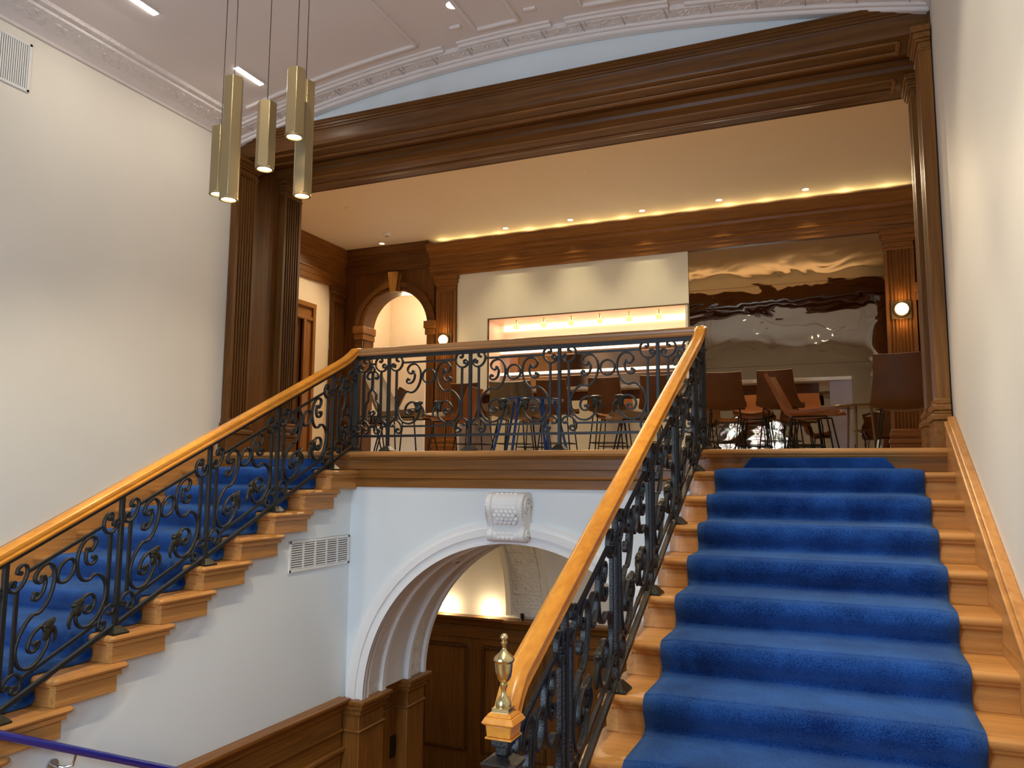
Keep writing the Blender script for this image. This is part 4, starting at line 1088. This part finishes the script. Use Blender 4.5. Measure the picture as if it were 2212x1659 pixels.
# ------------------------------------------------------------------ lounge furniture
ct = thing('high_table', 'long white topped high table on lilac panel legs before the mirror wall', 'table')
MB().box(-4.95, .06, 9.8, 10.42, .915, .955).obj('table_top', STONE, ct, bevel=.003)
MB().box(-4.70, -.30, 10.05, 10.09, .80, .914).obj('apron', WDX, ct)
for x in (-.18, -4.95): MB().box(x, x+.24, 9.83, 10.39, 0, .914).obj('panel_leg', LILAC, ct, bevel=.003)
def shell(b, w, seat_z, depth, back_h, lean=.16, th=.028, curve=.05):
    """leather bucket: front of the seat at -y, back at +y"""
    path = [(-depth*.5, seat_z-.012), (-depth*.45, seat_z+.004), (-depth*.1, seat_z-.012), (depth*.30, seat_z-.018), (depth*.44, seat_z+.01), (depth*.53, seat_z+.07), (depth*.53+lean*.45, seat_z+back_h*.55), (depth*.53+lean, seat_z+back_h)]
    path = [(p.x, p.y) for p in crom([(a, c_, 0) for a, c_ in path], 3)]
    N = len(path); rows = []; nx = 10
    for off in (0, 1):
        for i, (y, z) in (list(enumerate(path)) if off == 0 else list(enumerate(path))[::-1]):
            a = path[max(i-1, 0)]; c_ = path[min(i+1, N-1)]; d = Vector((c_[0]-a[0], c_[1]-a[1])).normalized(); n_ = Vector((-d.y, d.x))
            t = i/(N-1); ww = w*(.92+.12*math.sin(PI*min(1, t*1.15)) - .10*max(0, t-.6)/.4)
            row = []
            for j in range(nx+1):
                s = -1+2*j/nx; c2 = curve*(s*s)*(1-.3*t)
                o = c2+(th if off else 0)*-1
                row.append((s*ww/2, y+n_.x*(c2 - (th if off else 0)), z+n_.y*(c2 - (th if off else 0))))
            rows.append(row)
    o0 = len(b.v); b.grid(rows, closed_u=True)
    nr = len(rows); nc = nx+1
    for j in (0, nx):
        for i in range(N-1):
            b.f.append((o0+i*nc+j, o0+(i+1)*nc+j, o0+(nr-2-i)*nc+j, o0+(nr-1-i)*nc+j))
    return b
def seat_obj(label, kind, mat, w=.48, sz=.45, depth=.48, bh=.42, lean=.14):
    stool = kind == 'stool'
    c = thing('bar_stool' if stool else 'lounge_chair', label, 'stool' if stool else 'chair')
    shell(MB(), w, sz, depth, bh, lean).obj('shell', mat, c)
    sw, sd = w*.42, depth*.40
    for sx in (-1, 1):
        for sy in (-1, 1):
            MB().tube([(sx*sw*.82, sy*sd*.8, sz-.03), (sx*sw*1.12, sy*sd*1.15, 0.006)], .008, 8).obj('leg', BLACK, c)
        MB().tube([(sx*sw*.82, -sd*.8, sz-.035), (sx*sw*.82, sd*.8, sz-.035)], .008, 8).obj('seat_rail', BLACK, c)
    if stool:
        z = sz*.34; k = 1-z/sz; f = MB(); a, d_ = sw*(.82+.30*k), sd*(.8+.35*k)
        for q in ([(-a, -d_, z), (a, -d_, z)], [(a, -d_, z), (a, d_, z)], [(a, d_, z), (-a, d_, z)], [(-a, d_, z), (-a, -d_, z)]): f.tube(q, .006, 6)
        f.obj('foot_rest', BLACK, c)
    return c
def place(o, x, y, rz, label=None, z=0.0):
    o.location = (x, y, z); o.rotation_euler = (0, 0, rz)
    if label: o['label'] = label
    return o
st0 = seat_obj('s', 'stool', LEATH, .46, .60, .44, .37, .10)
G = 'brown leather stools along the high table'
st0['group'] = G
slots = [(-4.53, 'brown leather bar stool at the left end of the white topped high table'), (-3.95, 'brown leather bar stool, second from the left at the high table'), (-3.36, 'brown leather bar stool, third from the left at the high table'),
         (-2.70, 'brown leather bar stool in the middle of the row at the high table'), (-2.05, 'brown leather bar stool just left of the sloping orange handrail at the high table'),
         (-1.30, 'brown leather bar stool just right of the handrail, before the mirror wall'), (-.69, 'brown leather bar stool at the right end of the row at the high table')]
for i, (x, l) in enumerate(slots):
    o = st0 if i == 0 else copy_tree(st0)
    place(o, x, 9.42, PI+random.uniform(-.12, .12), l)
far = seat_obj('f', 'stool', LEATHO, .46, .60, .44, .37, .10); far['group'] = 'orange leather stools beyond the high table'
for i, (x, l) in enumerate([(-4.15, 'orange brown stool facing us beyond the left half of the high table'), (-2.95, 'orange brown stool facing us beyond the middle of the high table'), (-1.13, 'orange brown stool beyond the high table, right of the handrail'), (-.50, 'orange brown stool beyond the right end of the high table')]):
    o = far if i == 0 else copy_tree(far); place(o, x, 10.62, 0.0+random.uniform(-.1, .1), l)
place(seat_obj('x', 'chair', LEATHT, .50, .40, .50, .30, .12), -3.02, 7.35, PI+.1, 'low tan leather chair with its broad back to the iron balustrade')
place(seat_obj('x', 'chair', LEATHT, .50, .42, .52, .46, .22), -4.22, 7.2, PI/2, 'tall backed taupe chair in profile behind the left bay of the balustrade')
place(seat_obj('x', 'chair', LEATHT, .52, .38, .54, .34, .18), -1.88, 7.65, -PI/2+.35, 'low brown chair turned left behind the right bays of the balustrade')
place(seat_obj('x', 'chair', LEATHO, .46, .47, .44, .37, .12), -4.42, 8.55, -PI/2, 'orange brown chair seen edge on left of the bar opening')
place(seat_obj('x', 'chair', LEATHO, .48, .44, .50, .41, .16), -.33, 8.6, PI/2-.12, 'tan leather chair in profile facing right before the lilac table leg')
place(seat_obj('x', 'chair', LEATH, .52, .44, .50, .44, .10), .47, 7.95, PI-.10, 'brown leather chair with its back to us beside the right pilasters')
place(seat_obj('x', 'chair', LEATH, .48, .42, .48, .38, .14), -5.17, 7.95, -PI/2+.4, 'dark chair half hidden behind the left corner post of the balustrade')
# blue legged table
bt = thing('blue_table', 'small low table on blue steel legs behind the balustrade', 'table', (-2.66, 6.72, 0))
MB().lathe([(.001, .475), (.30, .475), (.305, .482), (.30, .490), (.001, .490)], (0, 0, 0), 36).obj('table_top', BLUEL, bt)
for a in (.4, 1.5, 2.7, 3.6, 4.6, 5.6):
    MB().tube([(.22*math.cos(a), .22*math.sin(a), .474), (.34*math.cos(a), .34*math.sin(a), .004)], .0125, 8).obj('leg', BLUEL, bt)
lt = thing('side_table', 'small dark round side table on wire legs at the left end of the balustrade', 'table', (-4.12, 6.48, 0))
MB().lathe([(.001, .335), (.19, .335), (.195, .341), (.19, .348), (.001, .348)], (0, 0, 0), 32).obj('table_top', BLACK, lt)
for a in (.3, 1.9, 3.4, 5.0):
    MB().tube([(.15*math.cos(a), .15*math.sin(a), .334), (.17*math.cos(a+.5), .17*math.sin(a+.5), .004)], .007, 8).obj('leg', BLACK, lt)
rt = thing('side_table', 'round bronze side table on slim tapered legs beside the brown chair at right', 'table', (.10, 8.45, 0))
MB().lathe([(.001, .485), (.24, .485), (.25, .493), (.245, .503), (.001, .503)], (0, 0, 0), 32).obj('table_top', BRONZET, rt)
for a in (2.4, 4.5, .3):
    MB().tube([(.12*math.cos(a), .12*math.sin(a), .484), (.15*math.cos(a), .15*math.sin(a), .004)], .013, 10, [1, .65]).obj('leg', BRONZET, rt)

# ------------------------------------------------------------------ pendants and ceiling lamps of the hall
pend = [((-3.225, 3.43), 1.365, 2.100, 'tallest champagne hexagonal tube pendant, hanging in front at the left of the cluster', .10),
        ((-3.070, 3.54), 1.564, 1.970, 'short champagne hexagonal tube pendant hanging alone in the middle of the cluster', .45),
        ((-2.842, 3.51), 1.709, 2.114, 'highest hung champagne hexagonal tube pendant, at the right front of the cluster', .20),
        ((-2.930, 3.71), 1.441, 2.150, 'long champagne hexagonal tube pendant behind the highest hung one at the right', .30),
        ((-3.420, 3.55), 1.464, 1.882, 'champagne hexagonal tube pendant half hidden behind the tallest one at the far left', .15)]
for (x, y), z0, z1, lab, rot in pend:
    pz = thing('pendant_light', lab, 'pendant lamp', (x, y, z0), rot, 'hexagonal tube pendants')
    L_ = z1-z0; rr = .057; b = MB()
    hexo = [(rr*math.cos(PI/3*i), rr*math.sin(PI/3*i)) for i in range(6)]; ri = .042
    b.prism(hexo, 'z', 0.012, L_)
    b.obj('tube', CHAMP, pz, bevel=.0025)
    rg = MB(); rg.lathe([(ri, .013), (rr*.93, .013), (rr*.93, .0), (ri, .0), (ri-.003, .012)], (0, 0, 0), 28); rg.obj('lamp_ring', CHAMP, pz)
    MB().lathe([(.001, .008), (ri-.002, .008), (ri-.002, .012)], (0, 0, 0), 24).obj('lens', EM_WARM, pz)
    top = ceilz(x)-z0
    MB().tube([(0, 0, L_), (0, 0, top)], .0022, 6).obj('cable', BLACK, pz)
    MB().tube([(0, 0, top-.03), (0, 0, top+.01)], .045, 20).obj('ceiling_rose', CHAMP, pz)
    light('SPOT', 'pendant_beam', (x, y, z0-.01), 22, WARM, .04, to=(x, y, -4), spot=95, blend=.7)
for (xa, ya), (xb, yb), l in (((-4.752, 5.07), (-4.754, 5.39), 'short glowing linear lamp recessed in the ceiling just above the pendants'), ((-4.752, 3.75), (-4.745, 4.20), 'glowing linear lamp recessed in the ceiling at the top edge of the view')):
    ln = thing('linear_downlight', l, 'ceiling light', (xa, (ya+yb)/2, ceilz(xa)))
    h = (yb-ya)/2; b = MB()
    b.box(-.035, .035, -h-.01, h+.01, -.006, .004); b.obj('trim', PLW, ln)
    MB().box(-.022, .022, -h, h, -.012, -.006).obj('lens', EM_LIN, ln)
    light('AREA', 'linear_beam', (xa, (ya+yb)/2, ceilz(xa)-.03), 7, NEUT, .05, 2*h, to=(xa, (ya+yb)/2, 0))
downlight(-2.744, 5.23, 'single round downlight in the plaster ceiling of the stair hall', ceilz(-2.744)-.002, EM_LIN, .042, None)
# further recessed spots of the hall ceiling, ahead of and above the camera; the last two are added to warm the right wall
HS = [(-.35, 2.1, (-.5, 3.4, -1.0), 290), (-.35, 4.2, (-.4, 5.0, 0), 190), (-2.2, 2.2, (-4.3, 3.8, -1.0), 210), (-2.2, 4.2, (-4.5, 5.0, -.6), 140), (-.6, .4, (-.3, 2.6, -1.4), 150), (-2.0, 3.2, (.64, 3.6, .9), 150), (-2.0, 1.0, (.64, 2.2, .7), 110)]
for i, (x, y, t_, p_) in enumerate(HS):
    downlight(x, y, ['round ceiling downlight above the foot of the right flight', 'round ceiling downlight above the middle of the right flight', 'round ceiling downlight over the stairwell, nearer the camera', 'round ceiling downlight over the stairwell, nearer the landing', 'round ceiling downlight directly above the camera', 'added round downlight warming the right wall, over the middle of the stairwell', 'added round downlight warming the right wall, behind the camera'][i], ceilz(x)-.002, EM_LIN, .042, 'round downlights of the stair hall ceiling')
    light('SPOT', 'hall_spot', (x, y, ceilz(x)-.03), p_, (1, .86, .64), .025, to=t_, spot=62, blend=.5)
